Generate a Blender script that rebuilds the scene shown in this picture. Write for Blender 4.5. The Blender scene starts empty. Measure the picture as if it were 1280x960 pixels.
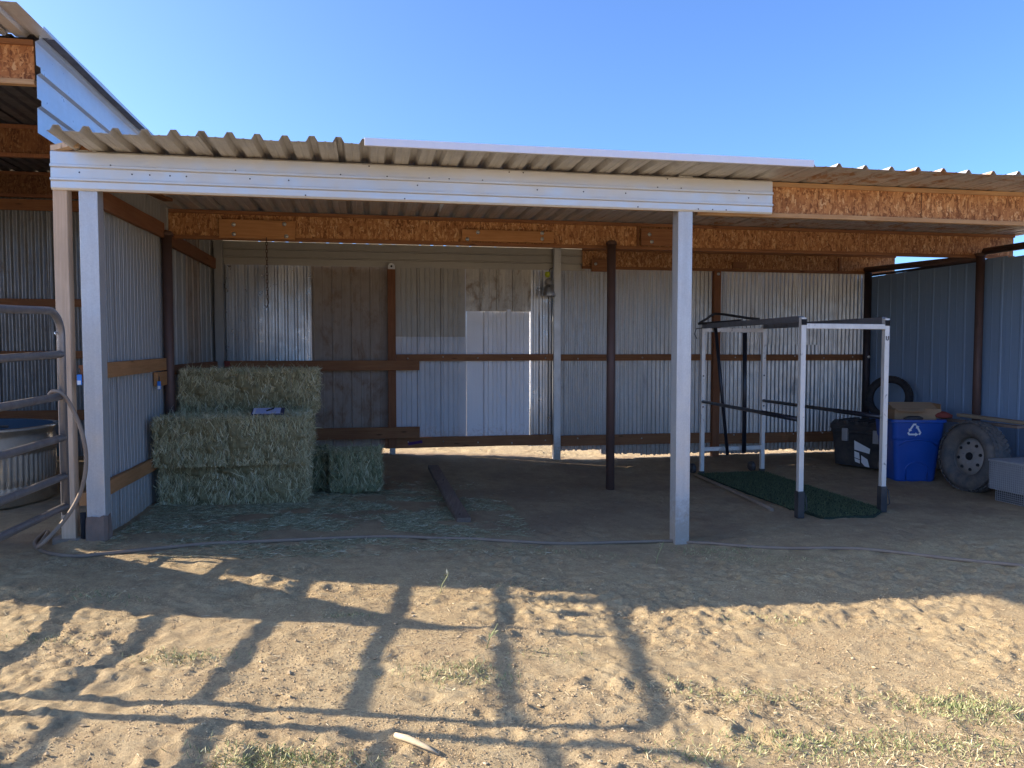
import bpy, bmesh, math, random
import numpy as np
from mathutils import Vector, Matrix
R = math.radians
random.seed(5)
# ------------------------------------------------------------------ camera
SC = bpy.context.scene
COL = SC.collection
PITCH = R(2.69); CAMH = 1.5; FPX = 960.0
cam = bpy.data.cameras.new('camera'); camo = bpy.data.objects.new('camera', cam); COL.objects.link(camo)
cam.lens = 27.0; cam.sensor_width = 36.0; cam.clip_start = 0.05; cam.clip_end = 3000
camo.location = (0, 0, CAMH); camo.rotation_euler = (R(90) - PITCH, 0, 0)
SC.camera = camo
# ------------------------------------------------------------------ sky, sun, exposure
SUN_EL = R(26.2); SUNV = Vector((-1.0, 0.035, 0)).normalized()      # horizontal direction towards the sun
W = bpy.data.worlds.new('World'); SC.world = W; W.use_nodes = True
nt = W.node_tree; nt.nodes.clear()
sky = nt.nodes.new('ShaderNodeTexSky'); sky.sky_type = 'NISHITA'; sky.sun_disc = False
sky.sun_elevation = SUN_EL; sky.sun_rotation = math.atan2(SUNV.x, SUNV.y)
sky.altitude = 900; sky.air_density = 0.68; sky.dust_density = 4.0; sky.ozone_density = 8.0
bg = nt.nodes.new('ShaderNodeBackground'); bg.inputs['Strength'].default_value = 0.15
wo = nt.nodes.new('ShaderNodeOutputWorld')
nt.links.new(sky.outputs[0], bg.inputs[0]); nt.links.new(bg.outputs[0], wo.inputs[0])
sun = bpy.data.lights.new('sun', 'SUN'); sun.energy = 3.7; sun.angle = R(0.53); sun.color = (1.0, 0.90, 0.76)
suno = bpy.data.objects.new('sun', sun); COL.objects.link(suno)
sv = Vector((SUNV.x * math.cos(SUN_EL), SUNV.y * math.cos(SUN_EL), math.sin(SUN_EL)))
suno.rotation_euler = sv.to_track_quat('Z', 'Y').to_euler(); suno.location = (-8, 0, 12)
SC.view_settings.view_transform = 'Standard'; SC.view_settings.look = 'None'
SC.view_settings.exposure = 1.5; SC.view_settings.gamma = 1.0; SC.view_settings.use_curve_mapping = False

# ------------------------------------------------------------------ frames of reference
TH = R(10.5); CT, ST = math.cos(TH), math.sin(TH); OX, OY = -3.2, 5.8   # shelter grid: a along its front, b into it
def xy(a, b): return (OX + a*CT - b*ST, OY + a*ST + b*CT)
def toab(X, Y): return ((X-OX)*CT + (Y-OY)*ST, -(X-OX)*ST + (Y-OY)*CT)
def ss(t): t = np.clip(t, 0, 1); return t*t*(3-2*t)
def hsh(i, j, s):
    h = (i.astype(np.int64)*374761393 + j.astype(np.int64)*668265263 + s*974634777) & 0xffffffff
    h = ((h ^ (h >> 13))*1274126177) & 0xffffffff
    return ((h ^ (h >> 16)) & 0xffffff)/float(0xffffff)
def vn(x, y, s):
    i = np.floor(x); j = np.floor(y); fx = x-i; fy = y-j; fx = fx*fx*(3-2*fx); fy = fy*fy*(3-2*fy)
    a = hsh(i, j, s); b = hsh(i+1, j, s); c = hsh(i, j+1, s); d = hsh(i+1, j+1, s)
    return (a*(1-fx)+b*fx)*(1-fy)+(c*(1-fx)+d*fx)*fy - 0.5
def gbase(X, Y):
    X = np.asarray(X, float); Y = np.asarray(Y, float)
    a, b = toab(X, Y)
    z = -0.19*ss((a+0.4)/6.0)
    z += 0.075*ss((b-2.9)/1.7)*(1-ss((a-4.2)/1.4))*(1-ss((b-5.2)/3))
    z += 0.03*ss((b-3.6)/1.0)*(1-ss((b-5.2)/3))*ss((a-4.8)/1.0)
    z -= 0.035*np.exp(-((a-4.75)**2+(b+0.1)**2)/0.5)
    z += 0.05*np.exp(-((X+3.3)**2/0.5+(Y-4.55)**2/0.25)) + 0.05*np.exp(-((a+.06)**2/0.05+(b-.02)**2/0.05))
    z += 0.02*np.exp(-((a-4.84)**2+(b-2.3)**2)/0.02)
    return z
def gfull(X, Y):
    X = np.asarray(X, float); Y = np.asarray(Y, float)
    z = gbase(X, Y); a, b = toab(X, Y)
    near = np.exp(-np.maximum(0, np.hypot(X, Y-6)-8)**2/30)
    z += near*0.022*vn(X/0.95, Y/0.95, 1) + near*0.014*vn(X/0.33+7, Y/0.33, 2)
    inside = ss((b+0.6)/0.5)*(1-ss((b-5)/0.4))
    am = near*(1-0.45*inside)
    rg = 0.25 + 1.7*ss(np.clip(vn(X/0.55+3, Y/0.4+8, 9)+0.5, 0, 1)*1.3-.15)
    z += am*rg*(0.010*vn(X/0.15, Y/0.13, 3) + 0.013*vn(X/0.065, Y/0.06, 4) + 0.015*np.abs(vn(X/0.034, Y/0.034, 5)))
    # hoof and boot prints
    for (cs, rr, dp, sd, pr) in ((0.30, 0.07, 0.012, 11, 0.8), (0.17, 0.035, 0.008, 23, 0.7)):
        ci = np.floor(X/cs); cj = np.floor(Y/cs)
        for di in (-1, 0, 1):
            for dj in (-1, 0, 1):
                ii = ci+di; jj = cj+dj
                px = (ii+hsh(ii, jj, sd))*cs; py = (jj+hsh(ii, jj, sd+1))*cs
                on = (hsh(ii, jj, sd+2) < pr)*hsh(ii, jj, sd+3)
                an = hsh(ii, jj, sd+4)*6.28; dx = X-px; dy = Y-py
                u = (dx*np.cos(an)+dy*np.sin(an))/(rr*1.35); v = (-dx*np.sin(an)+dy*np.cos(an))/rr
                r2 = u*u+v*v
                z += near*(0.35+0.65*(1-inside))*on*(-dp*np.exp(-r2*1.3)+0.55*dp*np.exp(-(np.sqrt(r2)-1.35)**2*7))
    return z
def gz(X, Y): return float(gbase(X, Y))
def gzf(X, Y): return float(gfull(np.array([X]), np.array([Y]))[0])
def gab(a, b): return gz(*xy(a, b))
def onground(px, py):
    u = (px-640)/FPX; v = (480-py)/FPX
    d = (u, math.cos(PITCH)+v*math.sin(PITCH), -math.sin(PITCH)+v*math.cos(PITCH)); z = -0.1
    for _ in range(6):
        t = (z-CAMH)/d[2]; z = gz(d[0]*t, d[1]*t)
    return (d[0]*t, d[1]*t, z)

# ------------------------------------------------------------------ mesh helpers
class MB:
    def __init__(s): s.v = []; s.f = []; s.m = []; s.sm = []
    def add(s, vs, fs, mi=0, smooth=False):
        o = len(s.v); s.v += [tuple(p) for p in vs]
        for f in fs: s.f.append(tuple(o+i for i in f)); s.m.append(mi); s.sm.append(smooth)
    def box(s, x0, x1, y0, y1, z0, z1, mi=0):
        s.add([(x0,y0,z0),(x1,y0,z0),(x1,y1,z0),(x0,y1,z0),(x0,y0,z1),(x1,y0,z1),(x1,y1,z1),(x0,y1,z1)],
              [(0,3,2,1),(4,5,6,7),(0,1,5,4),(1,2,6,5),(2,3,7,6),(3,0,4,7)], mi); return s
    def bar(s, p, q, w, h, mi=0, up=(0,0,1), seg=1, wob=0.0):
        p = Vector(p); q = Vector(q); d = (q-p).normalized(); up = Vector(up)
        if abs(d.dot(up)) > .98: up = Vector((1,0,0))
        x = d.cross(up).normalized(); y = x.cross(d).normalized(); vs = []; fs = []
        for k in range(seg+1):
            c = p+(q-p)*k/seg
            if 0 < k < seg: c = c + x*random.uniform(-wob, wob) + y*random.uniform(-wob, wob)
            vs += [c-x*w/2-y*h/2, c+x*w/2-y*h/2, c+x*w/2+y*h/2, c-x*w/2+y*h/2]
        for k in range(seg):
            for j in range(4): fs.append((4*k+j, 4*k+(j+1)%4, 4*k+4+(j+1)%4, 4*k+4+j))
        fs += [(3,2,1,0), tuple(4*seg+j for j in range(4))]
        s.add(vs, fs, mi); return s
    def tube(s, pts, r, n=10, mi=0, caps=True):
        pts = [Vector(p) for p in pts]; rr = r if isinstance(r, (list, tuple)) else [r]*len(pts)
        vs = []; fs = []; x = None
        for k, p in enumerate(pts):
            d = (pts[min(k+1, len(pts)-1)]-pts[max(k-1, 0)]).normalized()
            if x is None:
                u = Vector((0,0,1)) if abs(d.z) < .9 else Vector((1,0,0)); x = d.cross(u).normalized()
            else: x = (x-d*x.dot(d)).normalized()
            y = d.cross(x)
            for j in range(n):
                t = 2*math.pi*j/n; vs.append(p+(x*math.cos(t)+y*math.sin(t))*rr[k])
        for k in range(len(pts)-1):
            for j in range(n): fs.append((k*n+j, k*n+(j+1)%n, (k+1)*n+(j+1)%n, (k+1)*n+j))
        s.add(vs, fs, mi, True)
        if caps:
            o = len(s.v)-len(vs); s.f.append(tuple(o+j for j in reversed(range(n)))); s.m.append(mi); s.sm.append(False)
            e = o+(len(pts)-1)*n; s.f.append(tuple(e+j for j in range(n))); s.m.append(mi); s.sm.append(False)
        return s
    def lathe(s, prof, c, ax, n=32, mi=0, smooth=True, closed=False):
        ax = Vector(ax).normalized(); u = Vector((0,0,1)) if abs(ax.z) < .9 else Vector((1,0,0))
        x = ax.cross(u).normalized(); y = ax.cross(x); c = Vector(c); vs = []; fs = []; m = len(prof)
        for (r, h) in prof:
            for j in range(n):
                t = 2*math.pi*j/n; vs.append(c+ax*h+(x*math.cos(t)+y*math.sin(t))*r)
        for k in range(m if closed else m-1):
            k2 = (k+1) % m
            for j in range(n): fs.append((k*n+j, k*n+(j+1)%n, k2*n+(j+1)%n, k2*n+j))
        s.add(vs, fs, mi, smooth); return s
    def loft(s, rings, mi=0, smooth=False, cap=True):
        n = len(rings[0]); vs = [p for r in rings for p in r]; fs = []
        for k in range(len(rings)-1):
            for j in range(n): fs.append((k*n+j, k*n+(j+1)%n, (k+1)*n+(j+1)%n, (k+1)*n+j))
        s.add(vs, fs, mi, smooth)
        if cap:
            o = len(s.v)-len(vs)
            s.f.append(tuple(o+j for j in reversed(range(n)))); s.m.append(mi); s.sm.append(False)
            s.f.append(tuple(o+(len(rings)-1)*n+j for j in range(n))); s.m.append(mi); s.sm.append(False)
        return s
    def sheet(s, O, U, L, N, prof, length, nl=7, th=0.0016, wav=0.0025, mi=0, l0=None, l1=None, skew=0.0):
        O, U, L, N = map(Vector, (O, U, L, N)); vs = []; fs = []; m = len(prof)
        ph = random.uniform(0, 50)
        for side in (0, 1):
            for k in range(nl+1):
                for (u, h) in prof:
                    a0 = l0(u) if l0 else 0.0; a1 = l1(u) if l1 else length
                    l = a0+(a1-a0)*k/nl
                    wv = wav*(math.sin(u*5.1+l*2.3+ph)+math.sin(u*9.7-l*3.1+ph*2)*.6+math.sin(l*6.3+ph*3)*.4)
                    vs.append(O+U*(u+skew*l)+L*l+N*(h+wv-(th if side else 0)))
        q = (nl+1)*m
        for k in range(nl):
            for j in range(m-1):
                a = k*m+j; fs.append((a, a+1, a+m+1, a+m)); fs.append((q+a, q+a+m, q+a+m+1, q+a+1))
        for j in range(m-1):
            fs.append((j, q+j, q+j+1, j+1)); a = nl*m+j; fs.append((a, a+1, q+a+1, q+a))
        for k in range(nl):
            a = k*m; fs.append((a, a+m, q+a+m, q+a)); a = k*m+m-1; fs.append((a, q+a, q+a+m, a+m))
        s.add(vs, fs, mi, False); return s
    def build(s, name, mats, parent=None, loc=(0,0,0), rz=0.0, bevel=0.0):
        me = bpy.data.meshes.new(name); me.from_pydata(s.v, [], s.f)
        if not isinstance(mats, (list, tuple)): mats = [mats]
        for m in mats: me.materials.append(m)
        me.polygons.foreach_set('material_index', s.m); me.polygons.foreach_set('use_smooth', s.sm)
        if bevel:
            bm = bmesh.new(); bm.from_mesh(me)
            ed = [e for e in bm.edges if len(e.link_faces) == 2 and e.calc_face_angle(0) > 0.9]
            bmesh.ops.bevel(bm, geom=ed, offset=bevel, segments=2, affect='EDGES', profile=0.6, clamp_overlap=True)
            bm.to_mesh(me); bm.free()
        me.update()
        o = bpy.data.objects.new(name, me); COL.objects.link(o); o.parent = parent
        o.location = loc; o.rotation_euler = (0, 0, rz); return o
def pcorr(width, pitch=0.0675, amp=0.008, n=8):
    k = max(2, int(round(width/pitch*n))); return [(width*i/k, amp*math.sin(2*math.pi*width*i/k/pitch)) for i in range(k+1)]
def prib(width, pitch=0.2286, h=0.02, wb=0.05, wt=0.022, off=0.03, minor=2, mh=0.004):
    pts = [(0, 0)]; u = off
    while u+wb < width:
        if u > 0: pts += [(u, 0), (u+(wb-wt)/2, h), (u+(wb+wt)/2, h), (u+wb, 0)]
        gap = pitch-wb
        for i in range(minor):
            c = u+wb+gap*(i+1)/(minor+1)
            if c+.012 < width and c-.012 > 0 and mh: pts += [(c-.011, 0), (c-.004, mh), (c+.004, mh), (c+.011, 0)]
        u += pitch
    pts = [p for p in pts if p[0] < width-1e-4]; pts.append((width, 0)); return pts
def npmesh(name, V, F, mats, parent=None, loc=(0,0,0), rz=0.0, smooth=False):
    V = np.asarray(V, np.float32); F = np.asarray(F, np.int32); me = bpy.data.meshes.new(name); k = F.shape[1]
    me.vertices.add(len(V)); me.vertices.foreach_set('co', V.ravel())
    me.loops.add(F.size); me.loops.foreach_set('vertex_index', F.ravel())
    me.polygons.add(len(F)); me.polygons.foreach_set('loop_start', np.arange(len(F), dtype=np.int32)*k)
    me.polygons.foreach_set('use_smooth', np.full(len(F), smooth))
    me.update(calc_edges=True); me.validate()
    for m in (mats if isinstance(mats, (list, tuple)) else [mats]): me.materials.append(m)
    o = bpy.data.objects.new(name, me); COL.objects.link(o); o.parent = parent; o.location = loc; o.rotation_euler = (0,0,rz)
    return o
def blades(P, D, ln, wd, bend, rng, taper=0.35):
    """ribbon strands: P roots, D unit directions, ln lengths, wd widths"""
    n = len(P); rnd = rng.normal(size=(n, 3)); side = np.cross(D, rnd); side /= np.linalg.norm(side, axis=1)[:, None]+1e-9
    bd = np.cross(D, side); bd *= (rng.uniform(-1, 1, n)*bend*ln)[:, None]
    V = np.zeros((n, 8, 3)); w = wd[:, None]/2; l = ln[:, None]
    for k, (t, wf, bf) in enumerate(((0, .8, 0), (.35, 1, .55), (.7, .9, .85), (1, taper, 0.6))):
        c = P+D*l*t+bd*bf; V[:, 2*k] = c-side*w*wf; V[:, 2*k+1] = c+side*w*wf
    base = (np.arange(n)*8)[:, None]
    F = np.concatenate([base+np.array([0, 1, 3, 2]), base+np.array([2, 3, 5, 4]), base+np.array([4, 5, 7, 6])])
    return V.reshape(-1, 3), F
def tag(o, label=None, cat=None, group=None, kind=None):
    if label: o['label'] = label
    if cat: o['category'] = cat
    if group: o['group'] = group
    if kind: o['kind'] = kind
    return o
def thing(name, label, cat, loc=(0,0,0), rz=0.0, group=None):
    o = bpy.data.objects.new(name, None); COL.objects.link(o); o.location = loc; o.rotation_euler = (0,0,rz)
    o.empty_display_size = 0.2
    return tag(o, label, cat, group)

# ------------------------------------------------------------------ materials
def newmat(name):
    m = bpy.data.materials.new(name); m.use_nodes = True; t = m.node_tree
    return m, t, t.nodes['Principled BSDF']
def N(t, ty, **kw):
    n = t.nodes.new(ty)
    for k, v in kw.items():
        if k in n.inputs.keys(): n.inputs[k].default_value = v
        else: setattr(n, k, v)
    return n
def coord(t, scale=(1,1,1), kind='Object'):
    c = t.nodes.new('ShaderNodeTexCoord'); mp = t.nodes.new('ShaderNodeMapping'); mp.inputs['Scale'].default_value = scale
    t.links.new(c.outputs[kind], mp.inputs[0]); return mp.outputs[0]
def noise(t, vec, scale, detail=4, rough=.6, dist=0.0):
    n = N(t, 'ShaderNodeTexNoise', Scale=scale, Detail=detail, Roughness=rough, Distortion=dist); t.links.new(vec, n.inputs['Vector']); return n.outputs['Fac']
def ramp(t, fac, stops):
    r = t.nodes.new('ShaderNodeValToRGB'); e = r.color_ramp.elements
    while len(e) < len(stops): e.new(0.5)
    for k, (p, c) in enumerate(stops):
        e[k].position = p; e[k].color = (c[0], c[1], c[2], 1) if not isinstance(c, (int, float)) else (c, c, c, 1)
    t.links.new(fac, r.inputs[0]); return r.outputs[0]
def mix(t, fac, a, b, mode='MIX'):
    m = t.nodes.new('ShaderNodeMix'); m.data_type = 'RGBA'; m.blend_type = mode
    for s, v in ((m.inputs[0], fac), (m.inputs[6], a), (m.inputs[7], b)):
        if isinstance(v, (int, float)): s.default_value = v
        elif isinstance(v, (tuple, list)): s.default_value = (v[0], v[1], v[2], 1)
        else: t.links.new(v, s)
    return m.outputs[2]
def bump(t, bs, h, strength=.3, dist=.01):
    b = N(t, 'ShaderNodeBump', Strength=strength, Distance=dist); t.links.new(h, b.inputs['Height']); t.links.new(b.outputs[0], bs.inputs['Normal'])
def metal(name, col, rough=.42, met=.85, spangle=.10, stain=(.20,.13,.08), st_lo=.62, st_hi=.8, streak=(14,14,.7), patch=2.2, dirt=.25, splash=None):
    m, t, b = newmat(name); co = coord(t)
    cl = mix(t, noise(t, coord(t, streak), 3, 5, .65), tuple(c*(1-dirt) for c in col), tuple(min(1, c*(1+dirt*.5)) for c in col))
    if spangle:
        v = N(t, 'ShaderNodeTexVoronoi', Scale=95.0); t.links.new(co, v.inputs['Vector'])
        g = ramp(t, v.outputs['Color'], [(0, 1-spangle), (1, 1+spangle*.4)]); cl = mix(t, 1.0, cl, g, 'MULTIPLY')
    pf = ramp(t, noise(t, coord(t, (1, 1, .55)), patch*2.2, 7, .72, .4), [(st_lo, 0.0), (st_hi, 1.0)])
    if splash:   # dried mud spattered up from the ground
        sx_ = t.nodes.new('ShaderNodeSeparateXYZ'); t.links.new(co, sx_.inputs[0])
        r_ = N(t, 'ShaderNodeMapRange'); t.links.new(sx_.outputs[2], r_.inputs[0]); r_.inputs[1].default_value = splash; r_.inputs[2].default_value = -.1; r_.inputs[3].default_value = 0; r_.inputs[4].default_value = .55
        a_ = N(t, 'ShaderNodeMath', operation='ADD'); t.links.new(r_.outputs[0], a_.inputs[0]); t.links.new(noise(t, co, 22, 6, .75), a_.inputs[1])
        sm_ = ramp(t, a_.outputs[0], [(.66, 0.0), (1.05, .6)]); sm2 = N(t, 'ShaderNodeMath', operation='MAXIMUM'); t.links.new(sm_, sm2.inputs[0]); t.links.new(pf, sm2.inputs[1])
        cl = mix(t, pf, cl, stain); cl = mix(t, sm_, cl, (.36,.26,.16)); pf = sm2.outputs[0]
    else: cl = mix(t, pf, cl, stain)
    t.links.new(cl, b.inputs['Base Color'])
    mm = ramp(t, pf, [(0, met), (1, met*.15)]); t.links.new(mm, b.inputs['Metallic'])
    rr = ramp(t, noise(t, co, 9, 4), [(.3, rough*.75), (.7, min(1, rough*1.3))]); rr2 = mix(t, pf, rr, (.85,.85,.85)); t.links.new(rr2, b.inputs['Roughness'])
    bump(t, b, noise(t, co, 40, 3), .12, .004); return m
def wood(name, c1, c2, axis=0, rough=.75, knots=True, grain=1.0):
    m, t, b = newmat(name); s = [26, 26, 26]; s[axis] = 1.3
    w = noise(t, coord(t, tuple(s)), 2.2, 6, .62, .6); cl = ramp(t, w, [(.28, c1), (.72, c2)])
    p = noise(t, coord(t), 1.7, 4); cl = mix(t, ramp(t, p, [(.35, 0.0), (.75, .55)]), cl, tuple(c*.62 for c in c1))
    if knots:
        s2 = [9, 9, 9]; s2[axis] = 2.2; v = N(t, 'ShaderNodeTexVoronoi', Scale=1.0); t.links.new(coord(t, tuple(s2)), v.inputs['Vector'])
        cl = mix(t, ramp(t, v.outputs['Distance'], [(.05, .8), (.13, 0.0)]), cl, tuple(c*.35 for c in c1))
    t.links.new(cl, b.inputs['Base Color']); b.inputs['Roughness'].default_value = rough
    b.inputs['Specular IOR Level'].default_value = .25
    bump(t, b, w, .35*grain, .004); return m
def osb(name, tint=(1,1,1)):
    m, t, b = newmat(name); nz = N(t, 'ShaderNodeTexNoise', Scale=9.0, Detail=2.0); co = coord(t); t.links.new(co, nz.inputs['Vector'])
    off = mix(t, .06, co, nz.outputs['Color'], 'ADD'); outs = []
    for k, (sx, rot) in enumerate((((58, 58, 16), .35), ((50, 50, 14), -.5), ((34, 34, 44), .0))):
        mp = N(t, 'ShaderNodeMapping'); mp.inputs['Scale'].default_value = sx; mp.inputs['Rotation'].default_value = (0, rot, 0); t.links.new(off, mp.inputs[0])
        v = N(t, 'ShaderNodeTexVoronoi', Scale=1.0); t.links.new(mp.outputs[0], v.inputs['Vector']); outs.append(v)
    sep = [N(t, 'ShaderNodeSeparateColor') for _ in outs]
    for s_, v in zip(sep, outs): t.links.new(v.outputs['Color'], s_.inputs[0])
    pal = [(0, (.17,.062,.022)), (.3, (.36,.145,.05)), (.62, (.47,.21,.075)), (.9, (.60,.31,.12)), (1, (.68,.42,.20))]
    pal = [(p, tuple(c*k for c, k in zip(cc, tint))) for p, cc in pal]
    ca = ramp(t, sep[0].outputs[0], pal); cb = ramp(t, sep[1].outputs[1], pal); cc = ramp(t, sep[2].outputs[2], pal)
    sel = ramp(t, noise(t, co, 26, 2), [(.46, 0.0), (.54, 1.0)]); c = mix(t, sel, ca, cb)
    c = mix(t, ramp(t, noise(t, co, 40, 2), [(.56, 0.0), (.62, .7)]), c, cc)
    c = mix(t, ramp(t, noise(t, co, 1.5, 3), [(.35, 0.0), (.8, .35)]), c, (.22,.085,.035))
    t.links.new(c, b.inputs['Base Color']); b.inputs['Roughness'].default_value = .7; b.inputs['Specular IOR Level'].default_value = .3
    bump(t, b, sep[0].outputs[0], .25, .003); return m
def plain(name, col, rough=.6, met=0.0, var=.18, sc=6, spec=.5, b_s=.1, dust=None):
    m, t, b = newmat(name); co = coord(t)
    c = mix(t, noise(t, co, sc, 5), tuple(x*(1-var) for x in col), tuple(min(1, x*(1+var)) for x in col))
    if dust: c = mix(t, ramp(t, noise(t, co, sc*.7, 6, .7), [(.4, 0.0), (.75, dust)]), c, (.30,.23,.16))
    t.links.new(c, b.inputs['Base Color']); b.inputs['Metallic'].default_value = met; b.inputs['Specular IOR Level'].default_value = spec
    t.links.new(ramp(t, noise(t, co, sc*2, 3), [(.3, rough*.85), (.7, min(1, rough*1.15))]), b.inputs['Roughness'])
    bump(t, b, noise(t, co, sc*8, 4), b_s, .004); return m
def strandmat(name, stops, rough=.7, trans=.0, patchy=None):
    m, t, b = newmat(name); g = t.nodes.new('ShaderNodeNewGeometry')
    c = ramp(t, g.outputs['Random Per Island'], stops)
    if patchy: c = mix(t, ramp(t, noise(t, coord(t), patchy[0], 3), [(.35, 0.0), (.7, patchy[1])]), c, patchy[2])
    t.links.new(c, b.inputs['Base Color']); b.inputs['Roughness'].default_value = rough; b.inputs['Specular IOR Level'].default_value = .3
    return m
# soil
def soil():
    m, t, b = newmat('dry_soil'); co = coord(t)
    n1 = noise(t, co, .9, 6, .65); n2 = noise(t, co, 7, 8, .7); n3 = noise(t, co, 60, 5, .75)
    c = ramp(t, n2, [(.25, (.37,.255,.135)), (.5, (.54,.40,.215)), (.75, (.65,.505,.285))])
    c = mix(t, ramp(t, n1, [(.38, 0.0), (.7, .35)]), c, (.40,.285,.175))
    c = mix(t, ramp(t, n3, [(.3, .65), (.55, 0.0)]), c, (.24,.165,.10))
    c = mix(t, ramp(t, n3, [(.62, 0.0), (.75, .5)]), c, (.72,.60,.42))
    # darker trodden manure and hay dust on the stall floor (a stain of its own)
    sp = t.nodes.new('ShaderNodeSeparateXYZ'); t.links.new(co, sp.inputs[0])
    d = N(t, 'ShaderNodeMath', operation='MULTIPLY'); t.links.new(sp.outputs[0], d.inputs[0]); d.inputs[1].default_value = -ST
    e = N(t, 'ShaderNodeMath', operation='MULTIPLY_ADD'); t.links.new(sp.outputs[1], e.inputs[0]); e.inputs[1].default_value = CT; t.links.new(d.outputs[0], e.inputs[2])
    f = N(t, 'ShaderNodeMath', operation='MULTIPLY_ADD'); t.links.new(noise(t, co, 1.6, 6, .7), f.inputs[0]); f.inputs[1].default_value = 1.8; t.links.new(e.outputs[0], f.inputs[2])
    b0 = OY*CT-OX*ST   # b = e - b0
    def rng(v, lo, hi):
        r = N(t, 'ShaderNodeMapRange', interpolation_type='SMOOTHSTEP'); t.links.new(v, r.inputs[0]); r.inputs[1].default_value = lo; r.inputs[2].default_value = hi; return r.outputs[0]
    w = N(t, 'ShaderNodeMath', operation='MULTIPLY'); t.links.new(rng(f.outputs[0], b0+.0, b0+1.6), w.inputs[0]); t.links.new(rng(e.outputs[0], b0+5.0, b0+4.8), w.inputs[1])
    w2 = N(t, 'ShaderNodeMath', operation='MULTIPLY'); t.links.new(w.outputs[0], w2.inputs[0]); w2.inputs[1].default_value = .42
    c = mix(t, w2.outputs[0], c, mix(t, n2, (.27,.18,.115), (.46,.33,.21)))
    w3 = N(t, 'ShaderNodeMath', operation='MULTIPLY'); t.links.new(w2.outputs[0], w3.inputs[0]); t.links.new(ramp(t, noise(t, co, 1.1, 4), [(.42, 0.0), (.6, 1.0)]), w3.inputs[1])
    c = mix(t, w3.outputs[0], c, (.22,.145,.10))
    t.links.new(c, b.inputs['Base Color']); b.inputs['Roughness'].default_value = .95; b.inputs['Specular IOR Level'].default_value = .12
    h = mix(t, .5, n3, noise(t, co, 170, 4, .7)); bump(t, b, h, 1.0, .018); return m
M = {}
M['soil'] = soil()
M['galv_back'] = metal('weathered_corrugated_steel', (.64,.63,.61), .38, .75, .12, (.30,.24,.19), .60, .85, dirt=.35, splash=.3)
M['galv_shiny'] = metal('bright_galvanised_sheet', (.56,.55,.54), .33, .9, .10, (.28,.22,.18), .66, .85, dirt=.3)
M['sheet_tan'] = metal('tan_ribbed_sheet', (.42,.39,.34), .55, .3, 0, (.30,.25,.2), .7, .9, dirt=.12)
M['sheet_pale'] = metal('pale_ribbed_sheet', (.56,.57,.59), .5, .2, 0, (.4,.36,.3), .72, .95, dirt=.12, splash=.5)
M['sheet_white'] = metal('white_ribbed_sheet', (.84,.83,.84), .45, .15, 0, (.5,.44,.36), .72, .95, dirt=.08, splash=.5)
M['sheet_brown'] = metal('rust_stained_brown_sheet', (.40,.325,.26), .7, .15, 0, (.24,.14,.08), .50, .70, dirt=.3)
M['sheet_flaky'] = metal('flaking_rusty_sheet', (.60,.56,.50), .5, .5, .1, (.33,.24,.17), .5, .7, patch=4, dirt=.5)
M['sheet_side'] = metal('side_wall_ribbed_sheet', (.40,.385,.36), .65, .12, 0, (.36,.29,.22), .62, .9, dirt=.22, splash=.45)
M['sheet_trim'] = metal('horizontal_trim_sheet', (.44,.41,.36), .5, .4, 0, (.33,.28,.22), .68, .9, streak=(.7,14,14), dirt=.15)
M['roof'] = metal('roof_sheet_steel', (.64,.61,.57), .45, .4, .08, (.33,.26,.2), .6, .85, streak=(14,.7,14), dirt=.3)
M['roof_orange'] = metal('orange_mottled_roof_sheet', (.60,.55,.50), .5, .3, .05, (.42,.23,.12), .50, .60, streak=(14,.7,14), patch=1.6, dirt=.3)  # orange-brown patches mottled over the sheet colour
M['roof_shaded'] = metal('shaded_roof_sheet', (.11,.10,.105), .6, .2, 0, (.12,.08,.06), .6, .85)  # shade under the neighbour's roof put into a near-black sheet colour
M['galv_shaded'] = metal('shaded_corrugated_steel', (.38,.37,.35), .45, .7, .12, (.22,.17,.13), .56, .8, dirt=.4)  # darker corrugated steel: the neighbour's interior shade is in the colour
M['fascia'] = metal('fascia_sheet_steel', (.74,.72,.68), .40, .65, 0, (.62,.52,.4), .66, .95, streak=(.5,8,8), dirt=.10)
M['side_fascia'] = metal('side_fascia_steel', (.52,.54,.56), .36, .6, 0, (.5,.45,.38), .7, .95, streak=(8,.5,8), dirt=.10)
M['flashing'] = metal('white_painted_flashing', (.82,.80,.84), .5, .1, 0, (.6,.55,.5), .7, .95, dirt=.05)
M['postmetal'] = metal('galvanised_square_post', (.62,.615,.60), .42, .45, .08, (.5,.42,.34), .60, .9, streak=(10,10,.5), dirt=.2, splash=.35)
M['blue'] = metal('blue_painted_ribbed_sheet', (.26,.37,.52), .55, .05, 0, (.32,.38,.46), .66, .9, dirt=.14, splash=.5)
M['osb'] = osb('oriented_strand_board', (1.12,1.18,1.3)); M['osb_pale'] = osb('sunbleached_strand_board', (1.22,1.28,1.4)); M['osb_shaded'] = osb('shaded_strand_board', (.4,.36,.36)); M['osb_n'] = osb('faded_strand_board', (1.05, .95, .92))  # the darkest board has interior shade mixed into its tint
M['flange'] = wood('reddish_flange_timber', (.24,.095,.042), (.40,.19,.085), 0)
M['flange_light'] = wood('raw_flange_timber', (.46,.25,.12), (.66,.42,.22), 0)
M['railw'] = wood('rail_timber_brown', (.26,.105,.045), (.40,.19,.085), 0)
M['raily'] = wood('side_rail_timber_orange', (.42,.19,.07), (.56,.28,.12), 1)
M['raily_d'] = wood('side_rail_timber_red', (.26,.10,.045), (.36,.16,.075), 1)
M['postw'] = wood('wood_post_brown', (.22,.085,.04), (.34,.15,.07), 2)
M['plate'] = wood('splice_plate_timber', (.45,.20,.075), (.60,.30,.125), 0)
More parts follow.
